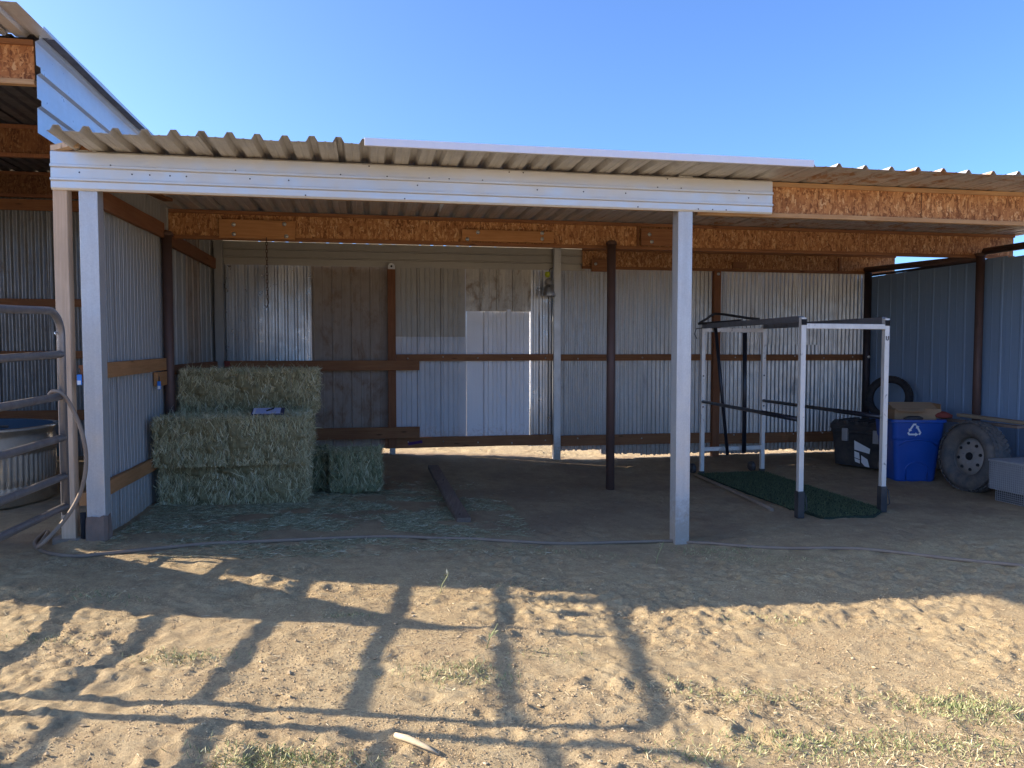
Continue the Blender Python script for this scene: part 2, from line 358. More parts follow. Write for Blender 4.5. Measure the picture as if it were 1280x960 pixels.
M['timber'] = wood('pale_new_timber', (.58,.40,.26), (.74,.55,.38), 2)
M['board'] = wood('weathered_grey_board', (.17,.115,.085), (.28,.21,.16), 1)
M['plank'] = wood('worn_plank', (.34,.24,.15), (.50,.38,.25), 0)
M['pipe'] = plain('rusty_brown_pipe', (.13,.075,.06), .6, .3, .3, 9)
M['dark'] = plain('dark_steel', (.055,.042,.045), .55, .5, .3, 9)
M['bolt'] = plain('zinc_bolt', (.7,.68,.62), .35, .8)
M['concrete'] = plain('rough_footing_concrete', (.24,.17,.13), .95, 0, .35, 12, .2, .9)
M['concrete2'] = plain('dusty_footing_concrete', (.27,.22,.17), .95, 0, .3, 12, .2, .9)
M['gate'] = metal('galvanised_gate_tube', (.30,.275,.26), .38, .55, .05, (.24,.18,.14), .55, .75, streak=(6,1,1), dirt=.35)
M['tank'] = metal('stock_tank_steel', (.92,.88,.80), .20, .92, .08, (.5,.42,.33), .68, .9, dirt=.2)
M['water'] = plain('dark_blue_water', (.02,.05,.10), .06, 0, .1)
M['hose'] = plain('dusty_rubber_hose', (.26,.185,.13), .65, 0, .2, 14, .35, dust=.8)
M['hose2'] = M['hose']
M['black'] = plain('black_plastic', (.03,.03,.034), .5, 0, .3, 8, .45, dust=.22)
M['blackpole'] = plain('black_pole_tube', (.022,.024,.034), .35, .2, .3)
M['rubber'] = plain('dusty_tyre_rubber', (.09,.09,.09), .85, 0, .3, 12, .25, .4, dust=.55)
M['rubber_d'] = plain('black_tyre_rubber', (.022,.022,.026), .8, 0, .3, 12, .3, .4, dust=.15)
M['rim'] = plain('dusty_wheel_rim', (.34,.32,.30), .6, .35, .3, 10, .4, dust=.6)
M['hole'] = plain('dark_opening', (.012,.012,.014), .9)
M['blueplastic'] = plain('recycling_blue_plastic', (.008,.075,.36), .38, 0, .12, 5, .5, .1, dust=.06)
M['white'] = plain('white_print', (.80,.80,.80), .6, 0, .05)
M['card'] = plain('brown_cardboard', (.40,.25,.14), .85, 0, .15, 6, .2)
M['cardin'] = plain('cardboard_inside', (.46,.31,.185), .9, 0, .15, 6, .2)
M['red'] = plain('dull_red_rag', (.26,.05,.035), .9)
M['cage'] = metal('perforated_grey_metal', (.46,.46,.47), .5, .5, 0, (.35,.3,.26), .7, .9)
M['standw'] = metal('scratched_white_square_tube', (.76,.72,.66), .45, .35, 0, (.20,.14,.10), .60, .68, patch=9, dirt=.2)
M['stand_shaded'] = metal('shaded_square_tube', (.22,.22,.24), .5, .5, 0, (.16,.11,.09), .6, .75, patch=6)  # same tube as the legs, shade on the top bars painted in
M['strap'] = plain('black_webbing', (.05,.045,.045), .9)
M['turf_base'] = plain('turf_backing', (.02,.035,.02), .95)
M['turf'] = strandmat('artificial_turf_blades', [(0, (.05,.065,.03)), (.5, (.095,.12,.055)), (1, (.16,.19,.09))], .6)
M['hay'] = strandmat('hay_strands', [(0, (.24,.19,.09)), (.3, (.52,.45,.24)), (.7, (.76,.67,.39)), (.93, (.90,.82,.54)), (1, (.97,.93,.72))], .75, patchy=(4.0, .4, (.34,.31,.15)))
M['hay_g'] = strandmat('green_hay_strands', [(0, (.19,.18,.09)), (.5, (.42,.41,.22)), (.9, (.64,.60,.37)), (1, (.86,.80,.58))], .75, patchy=(5.0, .35, (.26,.28,.14)))
M['hay_l'] = strandmat('loose_hay_strands', [(0, (.16,.14,.07)), (.5, (.36,.33,.18)), (.9, (.56,.50,.31)), (1, (.86,.78,.56))], .75)
M['haycore'] = plain('hay_bale_core', (.24,.20,.10), .95, 0, .5, 30, .1, 1.0)
M['haycore_g'] = plain('green_bale_core', (.16,.17,.09), .95, 0, .5, 30, .1, 1.0)
M['grass'] = strandmat('grass_blades', [(0, (.14,.18,.06)), (.45, (.26,.29,.11)), (.7, (.46,.42,.20)), (1, (.70,.60,.36))], .7)
M['straw'] = strandmat('dry_straw', [(0, (.20,.15,.085)), (.5, (.40,.31,.18)), (1, (.66,.56,.36))], .75)
M['clod'] = strandmat('soil_clods', [(0, (.32,.22,.12)), (.6, (.50,.36,.20)), (1, (.62,.47,.28))], .95)
M['twine'] = plain('baling_twine', (.50,.42,.28), .9)
M['clip'] = plain('dark_blue_clipboard', (.02,.025,.09), .45)
M['paper'] = plain('printed_paper', (.55,.58,.80), .8, 0, .05, 30)
M['bluetag'] = plain('blue_label', (.04,.22,.65), .4)
M['yellow'] = plain('yellow_green_cap', (.55,.62,.03), .4)
M['chain'] = plain('rusty_chain', (.10,.055,.04), .8, .3)
M['purple'] = plain('purple_paint_stain', (.10,.03,.13), .9)
M['stick'] = wood('splintered_wood', (.50,.38,.23), (.68,.55,.36), 0, knots=False)

# ------------------------------------------------------------------ ground
def axis(fine0, fine1, step, far0, far1, g=1.12):
    a = list(np.arange(fine0, fine1+step/2, step)); s = step
    x = a[-1]
    while x < far1: s *= g; x += s; a.append(x)
    s = step; x = a[0]
    while x > far0: s *= g; x -= s; a.insert(0, x)
    return a
xs = np.array(axis(-3.4, 4.6, .0145, -600, 600, 1.06))
ys = list(np.arange(2.3, 5.8, .0135)); s = .0135; y = ys[-1]
while y < 12.5: s = min(s*1.01, .045); y += s; ys.append(y)
while y < 800: s *= 1.12; y += s; ys.append(y)
s = .0135; y = ys[0]
while y > -300: s *= 1.2; y -= s; ys.insert(0, y)
ys = np.array(ys)
GX, GY = np.meshgrid(xs, ys); GZ = gfull(GX, GY); nx = len(xs); ny = len(ys)
idx = np.arange(nx*ny).reshape(ny, nx)
Fg = np.stack([idx[:-1,:-1].ravel(), idx[:-1,1:].ravel(), idx[1:,1:].ravel(), idx[1:,:-1].ravel()], 1)
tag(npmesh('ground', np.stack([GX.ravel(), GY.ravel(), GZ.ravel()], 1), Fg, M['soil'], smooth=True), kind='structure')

# ------------------------------------------------------------------ I-joist beam
def ijoist(parent, a0, a1, b, z0, z1, web, fl, flb=None, fh=.038, fw=.058):
    web_o = MB().box(a0, a1, b-.006, b+.006, z0+fh-.004, z1-fh+.004).build('beam', web, parent)
    MB().bar((a0-.004, b, z0+fh/2), (a1+.004, b, z0+fh/2), fw, fh, seg=8, wob=.0015).build('flange', flb or fl, web_o, bevel=.003)
    MB().bar((a0-.004, b, z1-fh/2), (a1+.004, b, z1-fh/2), fw, fh, seg=8, wob=.0015).build('flange', fl, web_o, bevel=.003)
    return web_o
def seam(parent, a, b, z0, z1):
    MB().box(a-.002, a+.002, b-.0085, b-.0062, z0+.036, z1-.036).build('web_seam', M['hole'], parent)
def bolt(parent, a, b, z, r=.014, n='bolt', ax=(0,-1,0)):
    mb = MB(); mb.lathe([(0.0001, .012), (r*.8, .011), (r, .004), (r*1.6, .003), (r*1.6, 0)], (a, b, z), ax, 10); return mb.build(n, M['bolt'], parent)

# ------------------------------------------------------------------ main shelter
shelter = thing('stall_shelter', 'long open fronted metal stall shelter with flat ribbed roof and strand board beams', 'shelter', (OX, OY, 0), TH)
S = shelter
# front posts
MB().box(-.03, .10, -.02, .11, .2, 2.97).build('post', M['postmetal'], S, bevel=.004)
MB().box(4.70, 4.83, -.02, .11, -.35, 2.97).build('post', M['postmetal'], S, bevel=.004)
def blob(sx, sy, sz, seed, n=14):
    rings = []; rg = random.Random(seed)
    for k in range(6):
        z = sz*k/5; sc = 1-.12*(k/5)**2; rings.append([(sx*sc*max(-1, min(1, 1.25*math.cos(t)))*(1+rg.uniform(-.06, .06)), sy*sc*max(-1, min(1, 1.25*math.sin(t)))*(1+rg.uniform(-.06, .06)), z+rg.uniform(-.012, .012)) for t in [2*math.pi*j/n for j in range(n)]])
    return MB().loft(rings, smooth=False)
blob(.085, .09, .36, 3).build('footing', M['concrete'], S, (.035, .03, -.14))
# back posts
MB().box(2.345, 2.455, 4.66, 4.745, .08, 2.65).build('post', M['postw'], S, bevel=.004)
MB().box(2.36, 2.44, 4.67, 4.735, -.2, .08).build('post_base', M['postmetal'], S, bevel=.004)
MB().box(4.735, 4.84, 4.63, 4.73, -.35, 2.96).build('post', M['postmetal'], S, bevel=.006)
MB().box(7.24, 7.35, 4.66, 4.745, -.3, 2.68).build('post', M['postw'], S, bevel=.004)
MB().box(.05, .155, 4.62, 4.72, -.2, 2.96).build('post', M['sheet_side'], S, bevel=.004)
MB().tube([(9.80, 4.62, -.4), (9.80, 4.62, 2.68)], .055, 14).build('post', M['dark'], S)
# mid pipes
for (a, b, top, m) in ((.085, 2.03, 2.66, 'pipe'), (4.85, 2.30, 2.72, 'pipe'), (9.80, 2.36, 2.70, 'pipe')):
    p = MB().tube([(a, b, -.4), (a, b, top)], .050, 16).build('post', M[m], S)
    MB().lathe([(.0001, .02), (.045, .016), (.062, 0), (.062, -.03)], (a, b, top), (0,0,1), 16).build('cap', M[m], p)
# beams
B1 = ijoist(S, -.18, 10.45, .165, 2.70, 2.965, M['osb'], M['flange'], M['flange_light'])
B2 = ijoist(S, -.10, 10.33, 2.42, 2.655, 2.965, M['osb'], M['flange'])
B3 = ijoist(S, 5.18, 10.32, 4.70, 2.665, 2.965, M['osb'], M['flange'])
# the front beam continues in front to the right of the fascia: doubled joist
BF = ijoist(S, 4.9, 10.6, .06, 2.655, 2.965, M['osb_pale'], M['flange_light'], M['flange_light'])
for a_ in (.9, 3.34, 8.2): seam(B2, a_, 2.42, 2.655, 2.965)
for a_ in (7.1, 9.5): seam(BF, a_, .06, 2.655, 2.965)
def plate(parent, a0, a1, b, z0, z1, bolts, m='plate'):
    o = MB().bar((a0, b-.018, (z0+z1)/2), (a1, b-.018, (z0+z1)/2), .034, z1-z0, seg=2).build('splice_plate', M[m], parent, bevel=.003)
    for (x, z) in bolts: bolt(o, x, b-.036, z)
plate(B2, .53, 1.31, 2.385, 2.668, 2.865, [(.68, 2.81), (.68, 2.71), (1.2, 2.83), (1.22, 2.70)])
plate(B2, 3.12, 4.18, 2.385, 2.70, 2.83, [(3.3, 2.80), (4.04, 2.81), (4.04, 2.745), (3.18, 2.72)])
plate(B2, 5.23, 5.66, 2.385, 2.70, 2.90, [(5.33, 2.83), (5.36, 2.745)], 'flange')
plate(B3, 5.30, 5.55, 4.665, 2.62, 2.80, [(5.36, 2.73)], 'flange')
plate(B3, 7.52, 7.75, 4.665, 2.71, 2.80, [], 'flange')
plate(B3, 9.3, 9.34, 4.665, 2.70, 2.90, [], 'flange')
MB().box(5.195, 5.215, 2.385, 2.41, 2.665, 2.95).build('joint_strip', M['flange'], B2)
# front fascia: horizontal ribbed sheet
fp = [(0, 0), (.012, .010), (.10, .010), (.106, .027), (.122, .027), (.130, .010), (.200, .010), (.206, .027), (.220, .027), (.228, .010), (.275, .010), (.290, 0)]
fa = MB().sheet((-.21, -.028, 2.958), (0,0,-1), (1,0,0), (0,-1,0), fp, 5.77, nl=24, wav=.0012).build('fascia', M['fascia'], S)
for k in range(46):
    a = -.15+k*.125+random.uniform(-.03, .03); z = random.choice([2.935, 2.86, 2.80, 2.69])
    if a < 5.5 and random.random() < .75: MB().lathe([(.0001, .004), (.005, .003), (.006, 0)], (a, -.040, z), (0,-1,0), 7).build('screw', M['dark'], fa)
# roof sheets (the ribs run front to back)
def roofs(parent, a0, a1, z, segs, b0, b1, mat, l0=None):
    for (s0, s1, pitch, h, wb, wt) in segs:
        pr = prib(s1-s0, pitch, h, wb, wt, .02, 1, .003)
        MB().sheet((s0, b0, z), (1,0,0), (0,1,0), (0,0,1), pr, b1-b0, nl=14, wav=.0035, l0=l0).build('roof_sheet', mat, parent)
seg = []; a = -.05
while a < 4.6: seg.append((a, a+.98, .187, .040, .085, .038)); a += .935
while a < 10.3: seg.append((a, min(a+1.02, 10.62), .24, .030, .06, .016)); a += .96
for k, s_ in enumerate(seg): roofs(S, 0, 0, 2.972+(k % 2)*.003, [s_], -.53-.010*(k % 3), 5.15, M['roof_orange'] if s_[0] > 5.2 else M['roof'])
# bundled wood pieces below the roof at left
MB().bar((-.20, .02, 2.975), (-.02, -.1, 2.99), .07, .04).build('blocking', M['timber'], S, bevel=.003)
MB().bar((-.20, .06, 2.965), (.14, 1.9, 2.965), .09, .03).build('blocking', M['flange'], S, bevel=.003)
MB().bar((-.24, .1, 3.0), (.08, .0, 2.985), .06, .05).build('blocking', M['flange'], S, bevel=.003)
# white flashing along the roof edge
def pxa(px, b):   # a of a picture column on the plane b
    u = (px-640)/FPX; ca, cb = toab(0, 0); qx = u*CT+ST; qy = -u*ST+CT; return ca+qx*(b-cb)/qy
f0, f1 = pxa(458, -.55), pxa(1010, -.55)
MB().bar((f0, -.572, 2.984), (f1, -.572, 2.980), .03, .056, seg=6, wob=.001).build('flashing', M['flashing'], S, bevel=.003)

# back wall panels, seen from inside, ribs upright
def wallp(parent, a0, a1, z0, z1, b, mat, prof, nl=8, wav=.003, name='wall_panel', n=(0,-1,0), jag=0.0):
    rj = random.Random(int(a0*100)); tb = [rj.uniform(-jag, jag) for _ in range(400)]
    l0 = (lambda u: tb[int(u/.03) % 400]) if jag else None
    return MB().sheet((a0, b, z0), (1,0,0), (0,0,1), n, prof, z1-z0, nl=nl, wav=wav, l0=l0).build(name, M[mat], parent)
wallp(S, .0, 1.33, .05, 2.66, 4.80, 'galv_shiny', prib(1.33, .13, .024, .06, .02, .02, 1, .006), nl=12, wav=.004)
wallp(S, 1.30, 2.40, .07, 2.66, 4.79, 'sheet_brown', prib(1.10, .262, .014, .03, .012, .01, 1, .003))
wallp(S, 2.42, 3.47, .08, 2.66, 4.80, 'sheet_pale', prib(1.05, .335, .018, .05, .022, .0, 3, .005))
wallp(S, 2.42, 3.45, 1.66, 2.66, 4.777, 'sheet_tan', prib(1.03, .335, .018, .05, .022, .0, 3, .005))
wallp(S, 3.47, 4.40, .08, 2.06, 4.785, 'sheet_white', prib(.93, .335, .02, .09, .05, .24, 3, .005))
wallp(S, 3.46, 4.42, 2.03, 2.66, 4.765, 'sheet_flaky', prib(.96, .24, .014, .04, .02, .2, 1, .003), nl=10, wav=.006)
wallp(S, 4.38, 5.0, .05, 2.66, 4.805, 'galv_shiny', prib(.62, .14, .02, .07, .03, .02, 1, .004), nl=16, wav=.005)
a = 4.86; k = 0
while a < 9.8:
    w = min(.70, 9.86-a); zb = (.02, -.10, -.13, -.12, -.14, -.10, -.13, -.11)[k % 8]
    if a < 5.2: zb = -.03
    wallp(S, a, a+w, zb, 2.72, 4.79+.003*(k % 2), 'galv_back', pcorr(w, .0675, .010), nl=14, wav=.004, jag=.012); a += .635; k += 1
# a duller sheet patched over the corrugated wall
wallp(S, 8.02, 9.05, -.08, 1.55, 4.772, 'galv_back', pcorr(1.03, .0675, .0075), nl=10, wav=.004)
# inner horizontal trim
tp = [(0, 0), (.09, 0), (.098, .012), (.108, .012), (.116, 0), (.20, 0), (.208, .012), (.218, .012), (.226, 0), (.32, 0)]
MB().sheet((-.02, 4.755, 2.955), (0,0,-1), (1,0,0), (0,-1,0), tp, 4.86, nl=16, wav=.002).build('inner_trim', M['sheet_trim'], S)
MB().sheet((4.85, 4.752, 2.955), (0,0,-1), (1,0,0), (0,-1,0), tp, .38, nl=4, wav=.002).build('inner_trim', M['sheet_trim'], S)
# rails on the back wall
def rail(a0, a1, z0, z1, b, m, za=None, th=.04, par=None, sag=0.0):
    return MB().bar((a0, b, (z0+z1)/2), (a1, b, (z0+z1)/2+sag), th, z1-z0, seg=6, wob=.002).build('rail', m, par or S, bevel=.003)
rail(.16, 2.78, 1.185, 1.325, 4.625, M['railw'], th=.036)
rail(2.46, 4.735, 1.315, 1.41, 4.70, M['railw']); rail(4.84, 7.24, 1.31, 1.405, 4.73, M['railw']); rail(7.35, 9.9, 1.305, 1.40, 4.73, M['railw'])
rail(.2, 2.78, .225, .385, 4.625, M['railw'], th=.036)
r_ = rail(2.3, 4.735, .075, .225, 4.58 if False else 4.70, M['railw'])
MB().bar((2.62, 4.676, .135), (2.82, 4.676, .165), .004, .04, seg=2).build('paint_stain', M['purple'], r_)
rail(4.84, 7.24, .045, .20, 4.735, M['railw']); rail(7.35, 9.8, .02, .18, 4.735, M['railw'])
MB().box(.17, .24, 4.56, 4.605, 1.24, 1.32).build('red_cap', M['red'], S, bevel=.01)
for (x, z) in ((2.40, 1.255), (7.30, 2.62), (9.80, 1.36)): bolt(S, x, 4.655 if x < 9 else 4.56, z, .016)
for k in range(15):
    x = 2.62+k*.5; bolt(S, x, 4.679 if x < 4.7 else 4.709, 1.36+random.uniform(-.02, .02), .007, 'screw')
    bolt(S, x, 4.679 if x < 4.7 else 4.714, .145+random.uniform(-.03, .02), .007, 'screw')
# left side wall (ribs upright, rails run front to back)
def sidep(b0, b1, z0, z1, a, mat, prof, wav=.003):
    return MB().sheet((a, b0, z0), (0,1,0), (0,0,1), (1,0,0), prof, z1-z0, nl=8, wav=wav).build('wall_panel', M[mat], S)
sidep(.05, .62, -.02, 2.96, .012, 'sheet_side', prib(.57, .11, .006, .035, .02, .02, 1, .003))
sidep(.60, 2.06, -.03, 2.96, .018, 'sheet_side', prib(1.46, .10, .006, .03, .018, .02, 1, .003))
sidep(2.02, 3.15, .02, 2.96, .012, 'sheet_side', prib(1.13, .30, .014, .03, .014, .02, 1, .003))
sidep(3.12, 3.9, .02, 2.96, .018, 'sheet_brown', prib(.78, .30, .014, .03, .014, .02, 1, .003))
sidep(3.88, 4.93, .02, 2.96, .012, 'sheet_side', prib(1.05, .30, .014, .03, .014, .02, 1, .003))
def srail(b0, b1, z0, z1, m, a=.055, dz=0.0):
    return MB().bar((a, b0, (z0+z1)/2), (a, b1, (z0+z1)/2+dz), .04, z1-z0, seg=5, wob=.002).build('rail', M[m], S, bevel=.003)
srail(.12, 2.0, 2.575, 2.72, 'raily_d', dz=.03); srail(2.1, 4.62, 2.56, 2.70, 'raily_d')
srail(.115, 1.97, 1.265, 1.385, 'raily', dz=.012); srail(1.62, 1.96, 1.13, 1.265, 'raily', a=.06)
srail(2.1, 4.62, 1.22, 1.32, 'raily_d'); srail(.115, 1.97, .345, .46, 'raily', dz=-.01); srail(2.1, 4.62, .25, .37, 'raily_d')
MB().box(-.075, -.035, .02, .11, 1.24, 1.37).build('rail', M['raily_d'], S, bevel=.003)
MB().box(-.09, -.03, .0, .08, .30, .40).build('rail', M['raily'], S, bevel=.003)
for (a_, b_, z_, rz) in ((-.055, -.02, 1.27, 0), (.095, 1.60, 1.15, 0)):
    o = MB().box(-.016, .016, -.012, .004, -.05, .03).build('bungee_clip', M['bluetag'], S, (a_, b_, z_), bevel=.004)
    MB().box(-.012, .012, -.017, -.0125, -.045, -.015).build('white_label', M['white'], o)
    MB().tube([(0, -.004, .03), (.004, -.008, .055), (.0, 0, .075)], .005, 8).build('hook', M['black'], o)
# the pale timber beside the corner
MB().bar((-.162, .03, .04), (-.158, .03, 2.68), .098, .098, seg=6, wob=.002, up=(0,1,0)).build('timber_post', M['timber'], S, bevel=.004)
blob(.12, .10, .22, 8).build('footing', M['concrete2'], S, (-.17, .02, -.16))
MB().tube([(-.055, -.01, -.06), (-.06, -.01, .25)], .022, 8).build('dark_stake', M['hole'], S)

# ------------------------------------------------------------------ blue wall at right
bw = thing('blue_metal_wall', 'tall blue grey ribbed metal wall with brown pipe frame at right end of shelter', 'wall', (*xy(9.88, 4.75), 0), TH)
def lb(a, b): return (a-9.88, b-4.75)
y = 4.75; k = 0
while y > -.1:
    w = .93
    MB().sheet((.0+.004*(k % 2), y-4.75-w, -.33), (0,1,0), (0,0,1), (-1,0,0), prib(w, .30, .006, .05, .025, .05, 1, .0015), 2.95+.01*(k % 3), nl=8, wav=.003).build('wall_panel', M['blue'], bw); y -= .9; k += 1
MB().tube([(-.07, .0, 2.73), (-.05, -2.36, 2.66)], .045, 12).build('top_rail', M['pipe'], bw)
MB().tube([(-.05, -2.42, 2.73), (-.05, -4.9, 2.72)], .045, 12).build('top_rail', M['pipe'], bw)
MB().tube([(-.02, -.1, 2.64), (-.02, -2.3, 2.63)], .018, 8).build('top_rail', M['dark'], bw)
MB().tube([(-.06, -4.9, -.4), (-.06, -4.9, 2.72)], .05, 12).build('post', M['pipe'], bw)

# ------------------------------------------------------------------ neighbouring shelter at left
nb = thing('neighbouring_shelter', 'taller neighbouring shelter at left edge with ribbed side sheet above the lower roof', 'shelter', (*xy(-.3, 0), 0), TH)
# local coordinates: a relative to -.3
NW = -3.75
for (b, m, f) in ((.05, 'osb_n', 'flange_light'), (2.42, 'osb_shaded', 'postw'), (4.70, 'osb_shaded', 'postw')):  # inner beams use darker web and flange colours to stand for shade
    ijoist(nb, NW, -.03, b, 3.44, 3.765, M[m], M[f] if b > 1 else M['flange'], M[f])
pf = [(0, 0), (.03, 0), (.045, .028), (.085, .028), (.10, 0), (.27, 0), (.285, .028), (.325, .028), (.34, 0), (.51, 0), (.525, .028), (.565, .028), (.58, 0), (.76, 0), (.78, .03)]
MB().sheet((.0, .0, 3.845), (0,0,-1), (0,1,0), (1,0,0), pf, 5.1, nl=20, wav=.002).build('side_fascia', M['side_fascia'], nb)
def cut(off):
    return lambda u: (max(0.0, (u+off)*1.15) if True else 0)
segs = []; a = NW-.1; k = 0
while a < -.2:
    w = min(.95, .10-a)
    l0 = lambda u, a=a: float(.68*(1-ss((u+a+1.5)/.3)))
    pr = prib(w, .152, .022, .07, .03, .02, 0, 0)
    MB().sheet((a, -.55, 3.80+.003*(k % 2)), (1,0,0), (0,1,0), (0,0,1), pr, .62, nl=3, wav=.004, l0=lambda u: min(l0(u), .55)).build('roof_sheet', M['roof'], nb)
    MB().sheet((a, .05, 3.79+.003*(k % 2)), (1,0,0), (0,1,0), (0,0,1), pr, 5.1, nl=12, wav=.004).build('roof_sheet', M['roof_shaded'], nb); a += .9; k += 1
MB().bar((.02, .1, 3.865), (.02, 5.1, 3.865), .012, .06, seg=8, wob=.002).build('flashing', M['side_fascia'], nb, bevel=.003)
# its back wall and rails
a = NW; k = 0
while a < .1:
    w = min(.72, .15-a); wallp(nb, a, a+w, .05, 3.79, 4.79+.003*(k % 2), 'galv_shaded', pcorr(w, .086, .012), nl=12, wav=.004); a += .66; k += 1
for (z0, z1) in ((3.28, 3.42), (2.04, 2.14), (1.36, 1.46), (.55, .68)):
    MB().bar((NW, 4.73, (z0+z1)/2), (.1, 4.73, (z0+z1)/2), .04, z1-z0, seg=3).build('rail', M['railw'], nb, bevel=.003)
# left side wall and posts
MB().sheet((NW-.01, .22, 2.58), (0,1,0), (0,0,1), (-1,0,0), prib(4.7, .23, .02, .05, .02, .02, 1, .004), 1.18, nl=6).build('wall_panel', M['sheet_side'], nb)
MB().sheet((NW, .66, -.1), (0,1,0), (0,0,1), (-1,0,0), prib(4.1, .23, .02, .05, .02, .02, 1, .004), 2.7, nl=6).build('wall_panel', M['sheet_side'], nb)
MB().box(NW+.01, NW+.12, .66, .77, -.2, 3.44).build('post', M['postmetal'], nb, bevel=.004)
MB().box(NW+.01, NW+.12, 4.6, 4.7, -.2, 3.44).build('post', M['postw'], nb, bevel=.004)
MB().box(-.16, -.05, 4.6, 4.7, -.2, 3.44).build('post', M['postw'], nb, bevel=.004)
# upper infill wall above the low roof, towards the back, and infill post

# ------------------------------------------------------------------ tubular gate at left
def gate(name, label, x0, y0, x1, y1, zs, zd, top=1.76):
    g = thing(name, label, 'gate', (x0, y0, gz(x0, y0)), math.atan2(y1-y0, x1-x0)); L = math.hypot(x1-x0, y1-y0); base = gz(x0, y0); r = .027
    rad = .17; pts = []
    for sgn, xx in ((0, 0.0), (1, L)):
        pass
    lo = zs[-1]-base
    tz0 = top-base; tz1 = tz0+zd
    path = [(0, 0, lo-.06), (0, 0, tz0-rad)]
    for k in range(1, 8): t = math.pi/2*k/8; path.append((rad*(1-math.cos(t)), 0, tz0-rad+rad*math.sin(t)))
    path += [(rad, 0, tz0), (L-rad, 0, tz1)]
    for k in range(1, 8): t = math.pi/2*k/8; path.append((L-rad+rad*math.sin(t), 0, tz1-rad+rad*math.cos(t)))
    path += [(L, 0, tz1-rad), (L, 0, lo-.06+zd)]
    MB().tube(path, r, 14).build('frame', M['gate'], g)
    for z in zs[1:]:
        MB().tube([(.01, 0, z-base), (L/2, 0, z-base+zd*.5), (L-.01, 0, z-base+zd)], r*.98, 14).build('rail', M['gate'], g)
    for f in ((.50,) if L < 2.6 else (.35, .7)):
        MB().box(L*f-.018, L*f+.018, -.032, -.026, lo, tz0+zd*f).build('brace', M['gate'], g, bevel=.002)
    return g
zs = [1.76, 1.455, 1.155, .855, .575, .355]
g1 = gate('tube_gate', 'grey six rail tubular steel gate with rounded corner standing at left edge', -3.235, 5.52, -3.03, 3.30, zs, -.06)
MB().tube([(-.0, -.0, 1.62), (.03, -.03, 1.60), (.05, -.01, 1.585)], .006, 8).build('chain_link', M['bolt'], g1)
MB().lathe([(.0001, .045), (.03, .04), (.052, .015), (.055, 0), (.05, -.02), (.0001, -.03)], (.77, -.06, 1.64), (0, -1, 0), 18).build('rusty_latch', M['pipe'], g1)
g2 = gate('corral_panel', 'second tubular steel panel standing beyond the left frame edge', -3.02, 3.15, -2.72, -.1, zs, -.03)
# unseen panel added further left; sloping top shaped to cast a wedge shadow
caster = MB().sheet((0, 0, 0), (0,1,0), (0,0,1), (-1,0,0), prib(1.35, .23, .02, .05, .02, .02, 1, .004), 2.0, nl=6, l1=lambda u: 2.12-1.12*u).build('shadow_caster_panel', M['sheet_side'], None, (-4.62, 4.40, -.03))
tag(caster, 'unseen ribbed metal panel with sloping top, added to cast a wedge shadow, left of the gate', 'panel')

# ------------------------------------------------------------------ stock tank
tk = thing('stock_tank', 'round ribbed galvanised stock tank with dark blue water behind the gate', 'trough', (-5.36, 7.50, gz(-5.5, 7.5)))
pr = [(.74, 0), (.76, .02), (.76, .10), (.78, .12), (.78, .14), (.76, .16), (.762, .19), (.762, .27), (.762, .36), (.762, .47)]
for k in range(1): pr += [(.765, .5), (.785, .53), (.785, .56), (.765, .60), (.77, .70), (.79, .715), (.79, .74), (.76, .745), (.755, .72), (.75, .3)]
mb = MB(); n = 96; rings = []
for i, (r, z) in enumerate(pr):
    ring = []
    for j in range(n*4):
        t = math.pi*j/(2*n); rr = r + (.006*math.sin(t*84) if .18 < z < .48 and i < 11 else 0); ring.append((rr*math.cos(t), rr*math.sin(t), z))
    rings.append(ring)
mb.loft(rings, smooth=True, cap=False); mb.build('tank_wall', M['tank'], tk)
MB().lathe([(.745, .60), (.748, .738)], (0,0,0), (0,0,1), 64).build('liner', plain('blue_liner', (.05,.085,.12), .6), tk)
MB().lathe([(.0001, .62), (.752, .62)], (0,0,0), (0,0,1), 48).build('water', M['water'], tk)
MB().tube([(-.3, -.68, .78), (.2, -.70, .80), (.62, -.3, .76)], .012, 8).build('rim_pipe', M['gate'], tk)

